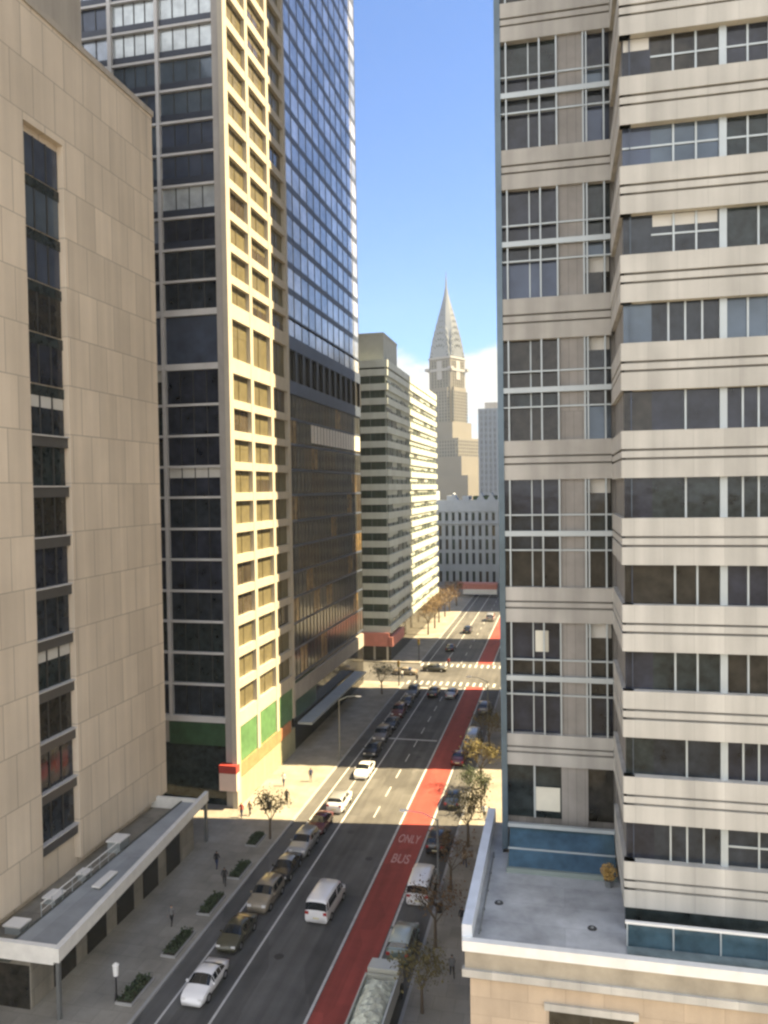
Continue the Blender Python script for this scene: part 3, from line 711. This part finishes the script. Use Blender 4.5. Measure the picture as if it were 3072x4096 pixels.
def car(kind, label, loc, rz, col, group, roofm=None, lights=True, cat=None):
    P = PROF[kind]; o = thing('parked_' + kind if 'parked' in label else kind, label, cat or ('van' if kind == 'van' else 'car'), loc, rz, group)
    st = P['st']; belt = P['belt']; ca, cb = P['cab']
    def ring(i):
        y, z, w = st[i]; b = min(z - .02, belt); z = max(z, .5)
        incab = ca < i < cb
        rw = w * (P['rw'] if incab else .88)
        sl = [(.9 * w, .24), (w, .42), (w * 1.0, (b + .42) / 2), (w * .985, b), (rw + (.06 if incab else 0), z - (.10 if incab else .035)), (rw * .75, z - .01), (0, z + .015)]
        return [(x, y, zz) for x, zz in sl] + [(-x, y, zz) for x, zz in reversed(sl[:-1])]
    rings = [ring(i) for i in range(len(st))]
    mb = MB(); mb.loft(rings, closed=True)
    body = mb.build('body', [col] + ([roofm] if roofm else []), o, smooth=False, world=False)
    for p in body.data.polygons: p.use_smooth = True
    if roofm:
        for p in body.data.polygons:
            if p.center.z > belt + .3: p.material_index = 1
    # glazing, a little proud of the loft
    def strip(a, b_, k0, k1, out=.012, inset=.10):
        """quad between stations a,b and section points k0,k1, shrunk"""
        q = [Vector(rings[a][k0]), Vector(rings[b_][k0]), Vector(rings[b_][k1]), Vector(rings[a][k1])]
        c = sum(q, Vector()) / 4; nrm = (q[1] - q[0]).cross(q[3] - q[0]).normalized()
        if nrm.dot(c - Vector((0, 0, .6))) < 0: nrm = -nrm
        return [c + (p - c) * (1 - inset) + nrm * out for p in q]
    mbw = MB()
    # windscreen and rear window follow the body's cross-section, a little proud of it
    def screen(i0, i1, t0, t1, name):
        q = MB()
        A = [Vector(p) for p in rings[i0]]; B = [Vector(p) for p in rings[i1]]
        for k in range(4, 8):
            c = [A[k].lerp(B[k], t0), A[k].lerp(B[k], t1), A[k + 1].lerp(B[k + 1], t1), A[k + 1].lerp(B[k + 1], t0)]
            nr = (c[1] - c[0]).cross(c[3] - c[0]).normalized()
            if nr.z < 0: nr = -nr
            q.face([p + nr * .018 for p in c])
        q.build(name, carglass, o, world=False)
    screen(cb - 1, cb, .05, .97, 'windscreen'); screen(ca + 1, ca, .08, .9, 'rear_window')
    for side in (0, 1):
        mbw = MB()
        for i in range(ca, cb):
            if kind == 'van' and i < 3 and side == 2: continue
            k0, k1 = (3, 4) if side == 0 else (9, 8)
            mbw.face(strip(i, i + 1, k0, k1, .014, .12))
        mbw.build('side_window', carglass, o, world=False)
    w = st[len(st) // 2][2]
    for yy in (-P['wb'], P['wb']):
        for sx in (-1, 1):
            m1 = MB(); m1.tube((sx * (w - .20), yy, .34), (sx * (w + .015), yy, .34), .34, .34, 16); wh = m1.build('wheel', tyre_m, o, world=False)
            m1 = MB(); m1.tube((sx * (w + .0), yy, .34), (sx * (w + .03), yy, .34), .21, .19, 12); r_ = m1.build('rim', rim_m, wh, world=False)
    yf = st[-2][0]; zf = st[-2][1]; wf = st[-2][2]
    for sx in (-1, 1):
        m1 = MB(); m1.box(sx * wf * .55, sx * wf * .93, yf + .02, yf + .15, zf - .26, zf - .08); m1.build('headlight', head_m, o, world=False)
        yr = st[1][0]; wr = st[1][2]; zr = st[1][1]
        m1 = MB(); m1.box(sx * wr * .66, sx * wr * .97, yr - .07, yr + .05, zr - .28, zr - .06); m1.build('tail_light', tail_m, o, world=False)
    m1 = MB(); m1.box(-.26, .26, st[0][0] - .03, st[0][0] + .02, .55, .67); m1.build('number_plate', plate_m, o, world=False)
    for sx in (-1, 1):
        m1 = MB(); y_ = st[cb - 1][0] + .35; m1.box(sx * (w + .02), sx * (w + .2), y_, y_ + .1, belt + .0, belt + .14); m1.build('mirror', col, o, world=False)
    return o
p_white = paint('white_paint', (.78, .78, .78), 0); p_silver = paint('silver_paint', (.33, .34, .34), .4); p_black = paint('black_paint', (.015, .016, .018)); p_olive = paint('dark_olive_paint', (.07, .068, .045))
p_tan = paint('tan_paint', (.24, .21, .16)); p_maroon = paint('maroon_paint', (.09, .012, .015)); p_green = paint('grey_green_paint', (.10, .14, .13)); p_grey = paint('grey_paint', (.12, .12, .13)); p_palegreen = paint('pale_green_paint', (.38, .44, .42))
p_navy = paint('navy_paint', (.02, .03, .05)); p_blue = paint('slate_paint', (.09, .11, .14))
GL = 'cars queuing toward the viewer in the left lane'; GR = 'vehicles parked along the right kerb'
PI = math.pi
car('sedan', 'white sedan with dark windscreen, nearest car in the left lane', (-25.45, 51.7, 0), PI, p_white, GL)
car('sedan', 'dark olive sedan right behind the nearest white sedan', (-25.75, 58.1, 0), PI, p_olive, GL)
car('suv', 'tan SUV in the left lane between the olive sedan and the black hatchback', (-25.55, 64.0, 0), PI, p_tan, GL)
car('sedan', 'black sedan with grey roof between the tan and silver SUVs in the left lane', (-25.6, 69.3, 0), PI, p_black, GL, roofm=p_silver)
car('suv', 'silver SUV in the left lane just ahead of the maroon sedan', (-25.5, 74.3, 0), PI, p_silver, GL)
car('sedan', 'maroon sedan in the left lane short of the sunlit strip', (-25.4, 79.4, 0), PI, p_maroon, GL)
car('suv', 'grey and white SUV with red tail lights at the edge of the sunlit strip', (-24.9, 85.2, 0), 0, p_white, GL, roofm=p_silver)
car('sedan', 'white sedan crossing the far edge of the sunlit strip', (-24.6, 95.6, 0), PI, p_white, GL)
dk_cols = [(p_black, 'black'), (p_grey, 'dark grey'), (p_navy, 'navy'), (p_maroon, 'maroon'), (p_black, 'black'), (p_blue, 'slate blue')]
lab2 = ['first dark sedan beyond the sunlit strip, in the shaded left lane', 'dark grey SUV second beyond the sunlit strip in the left lane', 'navy sedan in the middle of the shaded left lane', 'maroon SUV in the shaded left lane behind the navy sedan', 'black sedan in the shaded left lane behind the maroon SUV', 'slate blue SUV last in the shaded left lane before the avenue']
for k in range(6): car('sedan' if k % 2 == 0 else 'suv', lab2[k], (-25.4 - .1 * (k % 2), 103.5 + 6.1 * k, 0), PI, dk_cols[k][0], GL)
car('van', 'white van with long flat roof driving in the middle lane', (-20.0, 63.9, 0), R(-2), p_white, None, cat='van')
car('van', 'white van parked at the right kerb beside the red lane', (-12.35, 68.2, 0), 0, p_white, GR)
car('suv', 'grey-green SUV with paler roof parked between the white van and the rubble truck', (-12.35, 59.3, 0), 0, p_green, GR, roofm=p_palegreen)
car('suv', 'black SUV parked at the right kerb beside the lane lettering', (-12.4, 77.4, 0), 0, p_black, GR)
car('sedan', 'dark sedan parked in the sunlit strip at the right kerb', (-12.3, 88.6, 0), 0, p_navy, GR)
car('sedan', 'maroon sedan straddling the red lane just past the sunlit strip', (-13.4, 102.3, 0), 0, p_maroon, None)
car('van', 'white van at the right kerb deep in the shade past the sunlit strip', (-12.4, 110.0, 0), 0, p_silver, GR)
car('suv', 'dark SUV at the right kerb near the avenue corner', (-12.3, 126, 0), 0, p_grey, GR)
car('sedan', 'silver sedan waiting at the avenue stop line beside the red lane', (-18.8, 134.5, 0), 0, p_silver, None)
car('sedan', 'black sedan waiting at the avenue stop line in the middle lane', (-22.0, 134.8, 0), 0, p_black, None)
car('sedan', 'dark sedan crossing the sunlit avenue sideways', (-24.6, 152.6, 0), -PI / 2, p_olive, None)
car('sedan', 'tan sedan crossing the sunlit avenue behind the dark one', (-30.0, 149.0, 0), PI / 2, p_tan, None)
car('sedan', 'black sedan driving away just past the avenue', (-24.3, 173.0, 0), 0, p_black, None)
car('suv', 'small dark SUV further up the street past the avenue', (-23.0, 195, 0), 0, p_navy, None)
car('van', 'white box-shaped van far up the street on the right', (-19.0, 214, 0), 0, p_silver, None)
# truck loaded with pale rubble
tk = thing('dump_truck', 'open dump truck heaped with pale green-grey rubble parked at the right kerb', 'truck', (-12.45, 51.2, 0), 0, GR)
tb = paint('truck_cream', (.42, .42, .36), 0)
mb = MB(); mb.box(-1.15, 1.15, -4.6, 1.2, .9, 1.05); 
for a in ((-1.2, -1.08, -4.6, 1.2), (1.08, 1.2, -4.6, 1.2), (-1.08, 1.08, -4.6, -4.48), (-1.08, 1.08, 1.08, 1.2)): mb.box(*a, 1.05, 2.25)
mb.build('bed', tb, tk, world=False)
rub = MB(); rr = random.Random(3)
NX, NY = 9, 22; gx_ = [[None] * (NY + 1) for _ in range(NX + 1)]
for i in range(NX + 1):
    for j in range(NY + 1):
        u = i / NX * 2 - 1; v = j / NY * 2 - 1
        gx_[i][j] = (u * 1.07, -1.7 + v * 2.75, 1.85 + .75 * (1 - abs(u) ** 2.2) * (1 - abs(v) ** 4) + rr.uniform(-.13, .13))
for i in range(NX):
    for j in range(NY): rub.face([gx_[i][j], gx_[i + 1][j], gx_[i + 1][j + 1], gx_[i][j + 1]])
rub.build('rubble_load', mat('pale_rubble', (.52, .54, .44), .9, var=.45, scale=2.2, coords='obj', fine=.25), tk, world=False)
mb = MB(); mb.loft([[(-1.1, 1.4, .7), (1.1, 1.4, .7), (1.1, 1.4, 2.5), (-1.1, 1.4, 2.5)], [(-1.1, 2.6, .7), (1.1, 2.6, .7), (1.0, 2.5, 2.55), (-1.0, 2.5, 2.55)], [(-1.08, 3.3, .7), (1.08, 3.3, .7), (1.0, 3.25, 1.55), (-1.0, 3.25, 1.55)]], closed=True); mb.build('cab', tb, tk, world=False)
mb = MB(); mb.face([(-.92, 2.66, 2.38), (.92, 2.66, 2.38), (.95, 3.24, 1.66), (-.95, 3.24, 1.66)]); mb.build('windscreen', carglass, tk, world=False)
for y in (-3.6, -2.4, 2.3):
    for sx in (-1, 1): m1 = MB(); m1.tube((sx * .85, y, .5), (sx * 1.18, y, .5), .5, .5, 16); m1.build('wheel', tyre_m, tk, world=False)

# ------------------------------------------------------------------ trees and planting
bark = mat('bark', (.10, .075, .05), .9, coords='obj')
leaf_y = mat('yellow_olive_leaf', (.12, .10, .035), .8, var=.5, scale=3, coords='obj'); leaf_b = mat('brown_leaf', (.13, .075, .032), .8, var=.45, scale=3, coords='obj'); leaf_g = mat('green_leaf', (.042, .060, .028), .8, var=.5, scale=3, coords='obj'); leaf_o = mat('orange_leaf', (.20, .14, .075), .8, var=.4, scale=2, coords='obj')
def tree(label, loc, h, cr, leaf, nleaf=500, ls=.16, seed=0, group=None, name='street_tree', trunk_h=.38):
    rd = random.Random(seed); o = thing(name, label, 'tree', loc, rd.uniform(0, 6), group)
    mb = MB(); tips = []
    mb.tube((0, 0, 0), (.05, 0, h * trunk_h), .025 * h, .017 * h, 7)
    def limb(a, d, ln, r, dep):
        b_ = a + d * ln; mb.tube(a, b_, r, r * .55, 5, cap=False); tips.append((b_, dep))
        if dep < 3:
            for _ in range(3 if dep < 2 else 2):
                nd = (d + Vector((rd.uniform(-.8, .8), rd.uniform(-.8, .8), rd.uniform(-.15, .5)))).normalized(); limb(b_, nd, ln * rd.uniform(.55, .8), r * .55, dep + 1)
    for k in range(5):
        a = k * 1.257 + rd.uniform(-.3, .3); limb(Vector((.05, 0, h * trunk_h * rd.uniform(.8, 1))), Vector((math.cos(a) * .6, math.sin(a) * .6, rd.uniform(.6, 1.2))).normalized(), h * .2, .010 * h, 0)
    mb.build('trunk', bark, o, world=False)
    mb = MB(); cl = [t for t, d in tips if d >= 1]
    for _ in range(int(nleaf * 2.4)):
        c = rd.choice(cl) + Vector([rd.gauss(0, cr * .19) for _ in range(3)])
        n_ = Vector([rd.gauss(0, 1) for _ in range(3)]).normalized(); u = n_.orthogonal().normalized(); w = n_.cross(u); s_ = ls * rd.uniform(.4, 1.0)
        mb.face([c + u * s_, c + w * s_ * .6, c - u * s_, c - w * s_ * .6])
    mb.build('crown', leaf, o, world=False)
    return o
GT = 'thin autumn trees on the right pavement'
tree('sparse yellow-olive tree in the shade just before the sunlit strip, right pavement', (-9.4, 77.5, .15), 6.5, 2.4, leaf_y, 420, .15, 1, GT)
tree('brownish thin tree on the right pavement beside the parked white van', (-9.9, 68.5, .15), 6, 2.0, leaf_b, 260, .14, 2, GT)
tree('nearly bare brown tree on the right pavement beside the grey-green SUV', (-9.9, 59.8, .15), 6, 2.2, leaf_b, 300, .14, 3, GT)
tree('small olive tree on the right pavement beside the rubble truck', (-9.6, 52.0, .15), 5, 2.2, leaf_y, 420, .14, 4, GT)
tree('olive-gold tree standing in the sunlit strip on the right pavement', (-9.6, 93, .15), 6.5, 2.2, leaf_y, 500, .15, 5, GT)
tree('narrow dark tree in the sunlit patch by the tower edge', (-8.9, 86.2, .15), 5.0, 1.2, leaf_g, 400, .12, 6, GT)
tree('small green tree beside the dark sedan in the sunlit strip', (-10.2, 88.8, .15), 4.5, 1.6, leaf_g, 400, .13, 12, GT)
tree('olive tree on the right pavement in the shade past the sunlit strip', (-9.8, 106, .15), 6.5, 2.2, leaf_y, 400, .15, 7, GT)
GO = 'sunlit orange trees along the far left pavement'
for i, (y, x, lab) in enumerate(((190, -32.2, 'nearest of the sunlit orange trees past the avenue'), (199, -32, 'second sunlit orange tree along the far left pavement'), (208, -32.3, 'third sunlit orange tree along the far left pavement'), (217, -32, 'fourth sunlit orange tree, beside the end of the striped block'), (227, -32.1, 'paler tan tree farthest along the left pavement'), (238, -31.5, 'shaded brown tree before the red and white canopy'))):
    tree(lab, (x, y, .15), 8.5, 3.4, leaf_o if i < 4 else leaf_b, 300, .22, 20 + i, GO)
tree('dark tree left of the avenue crossing beside the tower', (-31.0, 133.5, .15), 6, 2.2, leaf_g, 380, .16, 30)
tree('olive tree beside the left kerb at the head of the car queue', (-29.6, 75.5, .15), 5.5, 2.0, leaf_y, 300, .15, 31)
# planted beds along the left kerb
soil = mat('dark_soil', (.04, .032, .022), .95)
for i, (x, y, sx, sy) in enumerate(((-30.2, 50.2, 1.3, 3.2), (-29.9, 56.2, 1.2, 3.6), (-29.9, 62.2, 1.2, 3.4), (-29.9, 68.4, 1.2, 3.2), (-30.9, 74.8, 1.2, 2.8))):
    lab = ['low planting bed beside the white lamp, nearest on the left pavement', 'second low planting bed along the left kerb', 'middle planting bed of five along the left kerb', 'fourth planting bed along the left kerb', 'farthest planting bed before the sunlit pavement'][i]
    o = thing('planting_bed', lab, 'planter', (x, y, .15), 0, 'planting beds along the left kerb')
    mb = MB(); mb.box(-sx / 2, sx / 2, -sy / 2, sy / 2, 0, .18, 0); mb.build('bed_edge', [kerb], o, world=False)
    mb = MB(); mb.box(-sx / 2 + .1, sx / 2 - .1, -sy / 2 + .1, sy / 2 - .1, .18, .22, 0); mb.build('soil', soil, o, world=False)
    rd = random.Random(i + 50); mb = MB()
    for _ in range(500):
        c = Vector((rd.uniform(-sx / 2 + .1, sx / 2 - .1), rd.uniform(-sy / 2 + .1, sy / 2 - .1), .22 + rd.random() ** 2 * .3)); n_ = Vector([rd.gauss(0, 1) for _ in range(3)]).normalized(); u = n_.orthogonal().normalized(); w = n_.cross(u); s_ = rd.uniform(.05, .12)
        mb.face([c + u * s_, c + w * s_, c - u * s_, c - w * s_])
    tag(mb.build('shrubs', leaf_g, o, world=False), kind='stuff')
# potted shrub on the terrace corner
pt = thing('potted_shrub', 'golden potted shrub at the corner of the pale flat roof', 'plant', (2.15, 40.2, 16))
mb = MB(); mb.tube((0, 0, 0), (0, 0, .35), .18, .25, 12); mb.build('pot', steel, pt, world=False)
rd = random.Random(9); mb = MB()
for _ in range(420):
    v = Vector([rd.gauss(0, 1) for _ in range(3)]).normalized() * (rd.random() ** .4 * .42); c = v + Vector((0, 0, .75)); n_ = Vector([rd.gauss(0, 1) for _ in range(3)]).normalized(); u = n_.orthogonal().normalized(); w = n_.cross(u)
    mb.face([c + u * .05, c + w * .05, c - u * .05, c - w * .05])
mb.build('foliage', mat('golden_leaf', (.40, .25, .07), .8, var=.3, scale=4, coords='obj'), pt, world=False)

# ------------------------------------------------------------------ street furniture
def post_lamp(label, loc, h=3.9):
    o = thing('post_lamp', label, 'street lamp', loc)
    mb = MB(); mb.tube((0, 0, 0), (0, 0, .5), .16, .10, 10); mb.tube((0, 0, .5), (0, 0, h), .07, .05, 10); mb.build('post', blackm, o, world=False)
    mb = MB(); mb.tube((0, 0, h), (0, 0, h + .75), .17, .22, 12); mb.build('globe', lamp_white, o, world=False)
    mb = MB(); mb.tube((0, 0, h + .75), (0, 0, h + .9), .25, .08, 12); mb.build('cap', whitep, o, world=False)
post_lamp('short black post lamp with white lantern on the near left pavement', (-30.9, 48.9, .15), 1.9)
def cobra(label, loc, rz, h=9, arm=3.0):
    o = thing('street_lamp', label, 'street lamp', loc, rz)
    mb = MB(); mb.tube((0, 0, 0), (0, 0, h), .12, .07, 8); mb.build('post', steel, o, world=False)
    mb = MB(); mb.tube((0, 0, h - .1), (-arm * .5, 0, h + .45), .05, .045, 6); mb.tube((-arm * .5, 0, h + .45), (-arm, 0, h + .55), .045, .04, 6); mb.build('arm', mull, o, world=False)
    mb = MB(); mb.loft([[(-arm + .1, -.09, h + .5), (-arm + .1, .09, h + .5), (-arm + .1, .06, h + .62), (-arm + .1, -.06, h + .62)], [(-arm - .35, -.16, h + .46), (-arm - .35, .16, h + .46), (-arm - .35, .1, h + .64), (-arm - .35, -.1, h + .64)], [(-arm - .7, -.07, h + .5), (-arm - .7, .07, h + .5), (-arm - .7, .05, h + .6), (-arm - .7, -.05, h + .6)]], closed=True); mb.build('lamp_head', whitep, o, world=False)
cobra('curved-arm street lamp reaching over the right kerb by the lane lettering', (-10.6, 66.0, .15), 0, 7.5, 2.6)
cobra('curved-arm street lamp on the right kerb past the sunlit strip', (-10.6, 113, .15), 0, 8, 2.4)
cobra('curved-arm street lamp on the left kerb beyond the sunlit strip', (-29.1, 100, .15), PI, 8, 2.4)
def signal(label, loc, rz=0):
    o = thing('traffic_signal', label, 'traffic light', loc, rz)
    mb = MB(); mb.tube((0, 0, 0), (0, 0, 4.6), .10, .08, 8); mb.tube((0, 0, 4.4), (0, -.02, 4.5), .08, .08, 8); mb.build('post', blackm, o, world=False)
    mb = MB(); mb.box(-.20, .20, -.34, -.08, 3.5, 4.6); mb.build('housing', mat('signal_yellow', (.25, .17, .02), .5, coords='obj'), o, world=False)
    for z, c in ((4.35, (.25, .02, .02)), (4.05, (.25, .15, .02)), (3.75, (.02, .15, .08))):
        mb = MB(); mb.tube((0, -.34, z), (0, -.38, z), .11, .11, 10); mb.build('lens', mat('signal_lens', c, .3, coords='obj'), o, world=False)
signal('traffic signal post at the left corner before the avenue', (-29.2, 139.6, .15)); signal('traffic signal post at the right corner before the avenue', (-10.5, 139.6, .15)); signal('traffic signal post on the left kerb beyond the avenue', (-29.2, 160.4, .15))
# litter bin
def litter_bin(label, loc):
    o = thing('litter_bin', label, 'bin', loc); mb = MB(); mb.tube((0, 0, 0), (0, 0, .95), .26, .33, 12); mb.build('basket', blackm, o, world=False)
    mb = MB(); mb.tube((0, 0, .95), (0, 0, 1.05), .35, .30, 12); mb.build('lid', steel, o, world=False)
litter_bin('dark litter bin on the sunlit left pavement', (-32.4, 82.6, .15)); litter_bin('dark litter bin on the right pavement by the parked white van', (-10.4, 65.0, .15))

# ------------------------------------------------------------------ people
skin = mat('skin', (.38, .24, .17), .6, coords='obj'); hairm = mat('dark_hair', (.02, .015, .012), .7, coords='obj')
def person(label, loc, rz, top, trou, seed=0, stride=.22):
    rd = random.Random(seed)
    V = []; E = []; Rr = []
    def v(p, r, par=None):
        V.append(p); Rr.append(r)
        if par is not None: E.append((par, len(V) - 1))
        return len(V) - 1
    pel = v((0, 0, .95), .13); ch = v((0, .01, 1.20), .135, pel); sh = v((0, .02, 1.40), .12, ch); nk = v((0, .03, 1.50), .055, sh); hd = v((0, .05, 1.60), .085, nk); ht = v((0, .05, 1.69), .08, hd)
    for s_, q in ((-1, 1), (1, -1)):
        hp = v((s_ * .10, 0, .88), .10, pel); kn = v((s_ * .10, q * stride * .5 + .04, .50), .065, hp); an = v((s_ * .10, q * stride - (.06 if q < 0 else 0), .09), .045, kn); to = v((s_ * .11, q * stride + .14, .04), .035, an)
        so = v((s_ * .18, .02, 1.38), .065, sh); el = v((s_ * .25, -q * .08, 1.12), .045, so); wr = v((s_ * .24, -q * .14 + .10, .90), .032, el); hn = v((s_ * .235, -q * .15 + .15, .82), .03, wr)
    me = bpy.data.meshes.new('body'); me.from_pydata(V, E, []); tmp = bpy.data.objects.new('tmp', me); COL.objects.link(tmp)
    md = tmp.modifiers.new('s', 'SKIN'); 
    for i, sv in enumerate(me.skin_vertices[0].data): sv.radius = (Rr[i] * 1.1, Rr[i]); sv.use_root = (i == 0)
    sb = tmp.modifiers.new('u', 'SUBSURF'); sb.levels = 1; sb.render_levels = 1
    dg = bpy.context.evaluated_depsgraph_get(); nm = bpy.data.meshes.new_from_object(tmp.evaluated_get(dg)); bpy.data.objects.remove(tmp)
    nm.materials.clear()
    for m in (top, trou, skin, hairm): nm.materials.append(m)
    for p in nm.polygons:
        c = p.center; p.use_smooth = True
        k = 1 if c.z < .93 and abs(c.x) < .19 else 0
        if c.z < .07: k = 3
        if c.z > 1.50: k = 2
        if c.z > 1.64 or (c.z > 1.54 and c.y < .03): k = 3
        if abs(c.x) > .19 and c.z < .90: k = 2
        p.material_index = k
    o = bpy.data.objects.new('person', nm); COL.objects.link(o); o.location = loc; o.rotation_euler = (0, 0, rz)
    tag(o, label, 'person', 'pedestrians on the pavements')
cl = [mat('cloth_%s' % n_, c, .9, coords='obj') for n_, c in (('black', (.02, .02, .022)), ('red', (.35, .05, .04)), ('white', (.6, .6, .58)), ('navy', (.03, .04, .09)), ('tan', (.35, .27, .18)), ('grey', (.15, .15, .15)))]
ppl = [((-34.6, 79.9), 1, 3, 'person in red coat at the edge of the sunlit left pavement, by the tower corner'), ((-33.9, 80.6), 4, 0, 'person in tan coat next to the person in red by the tower corner'),
 ((-31.0, 84.5), 0, 0, 'person in black on the sunlit left pavement near the kerb'), ((-33.2, 89.5), 2, 3, 'person in white top on the sunlit left pavement further back'), ((-30.4, 91.5), 3, 5, 'person in navy coat at the far part of the sunlit left pavement'),
 ((-30.2, 65.6), 0, 0, 'person in black between two planting beds on the left pavement'), ((-31.8, 58.7), 5, 0, 'person in grey walking on the middle of the left pavement'), ((-32.3, 68.5), 0, 3, 'person in black top near the podium wall'),
 ((-8.4, 84.3), 2, 0, 'person in white top in the sunlit patch of the right pavement'), ((-9.9, 84.0), 0, 0, 'person in black at the near edge of the sunlit right pavement'), ((-9.2, 73.3), 4, 3, 'person in tan coat on the right pavement under the olive tree'), ((-8.2, 63.0), 0, 5, 'person in black coat on the right pavement beside the white van'), ((-8.1, 56.3), 5, 0, 'person in grey on the right pavement beside the grey-green SUV'), ((-9.0, 91.0), 3, 0, 'person in navy in the sunlit part of the right pavement'),
 ((-26.5, 143.2), 0, 0, 'person in black crossing the road at the avenue'), ((-29.8, 145.5), 2, 3, 'person in white top at the left side of the avenue crossing'), ((-22.6, 157.6), 1, 0, 'person in red coat on the far avenue crossing')]
for i, ((x, y), a, c, lab) in enumerate(ppl): person(lab, (x, y, .15 if (x < XL or x > XR) and not 142.5 < y < 158.5 else 0), random.choice([0, PI, .3, PI - .3]), cl[a], cl[c], i)

# ------------------------------------------------------------------ light: sky with clouds, sun
EL, AZ = 52.0, 83.0            # azimuth clockwise from +Y
w = bpy.data.worlds.new('World'); S.world = w; w.use_nodes = True
n = w.node_tree.nodes; l = w.node_tree.links; bg = n['Background']
sky = n.new('ShaderNodeTexSky'); sky.sky_type = 'NISHITA'; sky.sun_disc = False; sky.sun_elevation = R(EL); sky.sun_rotation = R(AZ); sky.altitude = 0; sky.air_density = 1.0; sky.dust_density = .6; sky.ozone_density = 2.0
tc = n.new('ShaderNodeTexCoord'); sx = n.new('ShaderNodeSeparateXYZ'); l.new(tc.outputs['Generated'], sx.inputs[0])
mp = n.new('ShaderNodeMapping'); mp.inputs['Scale'].default_value = (1, 1, 2.2); l.new(tc.outputs['Generated'], mp.inputs['Vector'])
no = n.new('ShaderNodeTexNoise'); no.inputs['Scale'].default_value = 7; no.inputs['Detail'].default_value = 7; no.inputs['Roughness'].default_value = .58; l.new(mp.outputs[0], no.inputs['Vector'])
def rng(src, a, b_, c=0, d=1):
    m = n.new('ShaderNodeMapRange'); m.interpolation_type = 'SMOOTHSTEP'; m.inputs[1].default_value = a; m.inputs[2].default_value = b_; m.inputs[3].default_value = c; m.inputs[4].default_value = d; l.new(src, m.inputs[0]); return m.outputs[0]
def mth(op, a, b_):
    m = n.new('ShaderNodeMath'); m.operation = op
    for i, q in enumerate((a, b_)):
        if isinstance(q, (int, float)): m.inputs[i].default_value = q
        else: l.new(q, m.inputs[i])
    return m.outputs[0]
low = rng(sx.outputs[2], .15, .215, .225, -.30)                  # low cloud bank: easier to pass the threshold near the horizon
back = mth('MULTIPLY', rng(sx.outputs[1], -.05, -.45, 0, .50), rng(sx.outputs[2], .9, .6, 0, 1))                  # unseen cloud field added behind the viewer as fill for shaded walls
side = mth('MULTIPLY', rng(sx.outputs[0], .26, .5, 0, .46), rng(sx.outputs[2], .95, .8, 0, 1))   # unseen cloud veil added on the right, for glass reflections and fill
cov = mth('ADD', mth('ADD', mth('ADD', no.outputs['Fac'], low), back), side)
mask = rng(cov, .50, .68)
mix = n.new('ShaderNodeMix'); mix.data_type = 'RGBA'; l.new(mask, mix.inputs['Factor'])
gm = n.new('ShaderNodeMix'); gm.data_type = 'RGBA'; gm.blend_type = 'MULTIPLY'; gm.inputs['Factor'].default_value = 1; l.new(sky.outputs[0], gm.inputs['A']); gm.inputs['B'].default_value = (.80, .95, 1.20, 1)
l.new(gm.outputs['Result'], mix.inputs['A'])
CLOUD = 4.8; BACK_FILL = 10.5    # thin cloud ahead and right, added bright fill cloud behind the viewer
cb_ = n.new('ShaderNodeMix'); cb_.data_type = 'RGBA'; l.new(rng(sx.outputs[1], .1, -.3), cb_.inputs['Factor'])
cb_.inputs['A'].default_value = (CLOUD, CLOUD * .985, CLOUD * .95, 1); cb_.inputs['B'].default_value = (BACK_FILL, BACK_FILL * .99, BACK_FILL * .99, 1); l.new(cb_.outputs['Result'], mix.inputs['B'])
l.new(mix.outputs['Result'], bg.inputs['Color']); bg.inputs['Strength'].default_value = .05
sd = bpy.data.lights.new('sun', 'SUN'); sd.energy = 5.0; sd.angle = R(.5); sd.color = (1, .78, .45)
so = bpy.data.objects.new('sun', sd); COL.objects.link(so)
d = Vector((math.sin(R(AZ)) * math.cos(R(EL)), math.cos(R(AZ)) * math.cos(R(EL)), math.sin(R(EL))))
so.rotation_euler = d.to_track_quat('Z', 'Y').to_euler(); so.location = (60, 60, 200)
hz = MB(); hz.box(-520, 340, -90, 960, -1.1, 262)
hm = bpy.data.materials.new('haze_air'); hm.use_nodes = True; hn = hm.node_tree.nodes; hn.remove(hn['Principled BSDF'])
pv = hn.new('ShaderNodeVolumePrincipled'); pv.inputs['Color'].default_value = (.72, .86, 1, 1); pv.inputs['Density'].default_value = .00014; pv.inputs['Anisotropy'].default_value = .1
hm.node_tree.links.new(pv.outputs[0], hn['Material Output'].inputs['Volume'])
tag(hz.build('haze', hm), kind='stuff')
# ------------------------------------------------------------------ render settings
S.render.engine = 'CYCLES'
S.cycles.max_bounces = 7; S.cycles.diffuse_bounces = 4; S.cycles.glossy_bounces = 3
S.view_settings.view_transform = 'Standard'; S.view_settings.look = 'None'; S.view_settings.gamma = 1; S.view_settings.exposure = 2.15
S.cycles.filter_width = 2.5
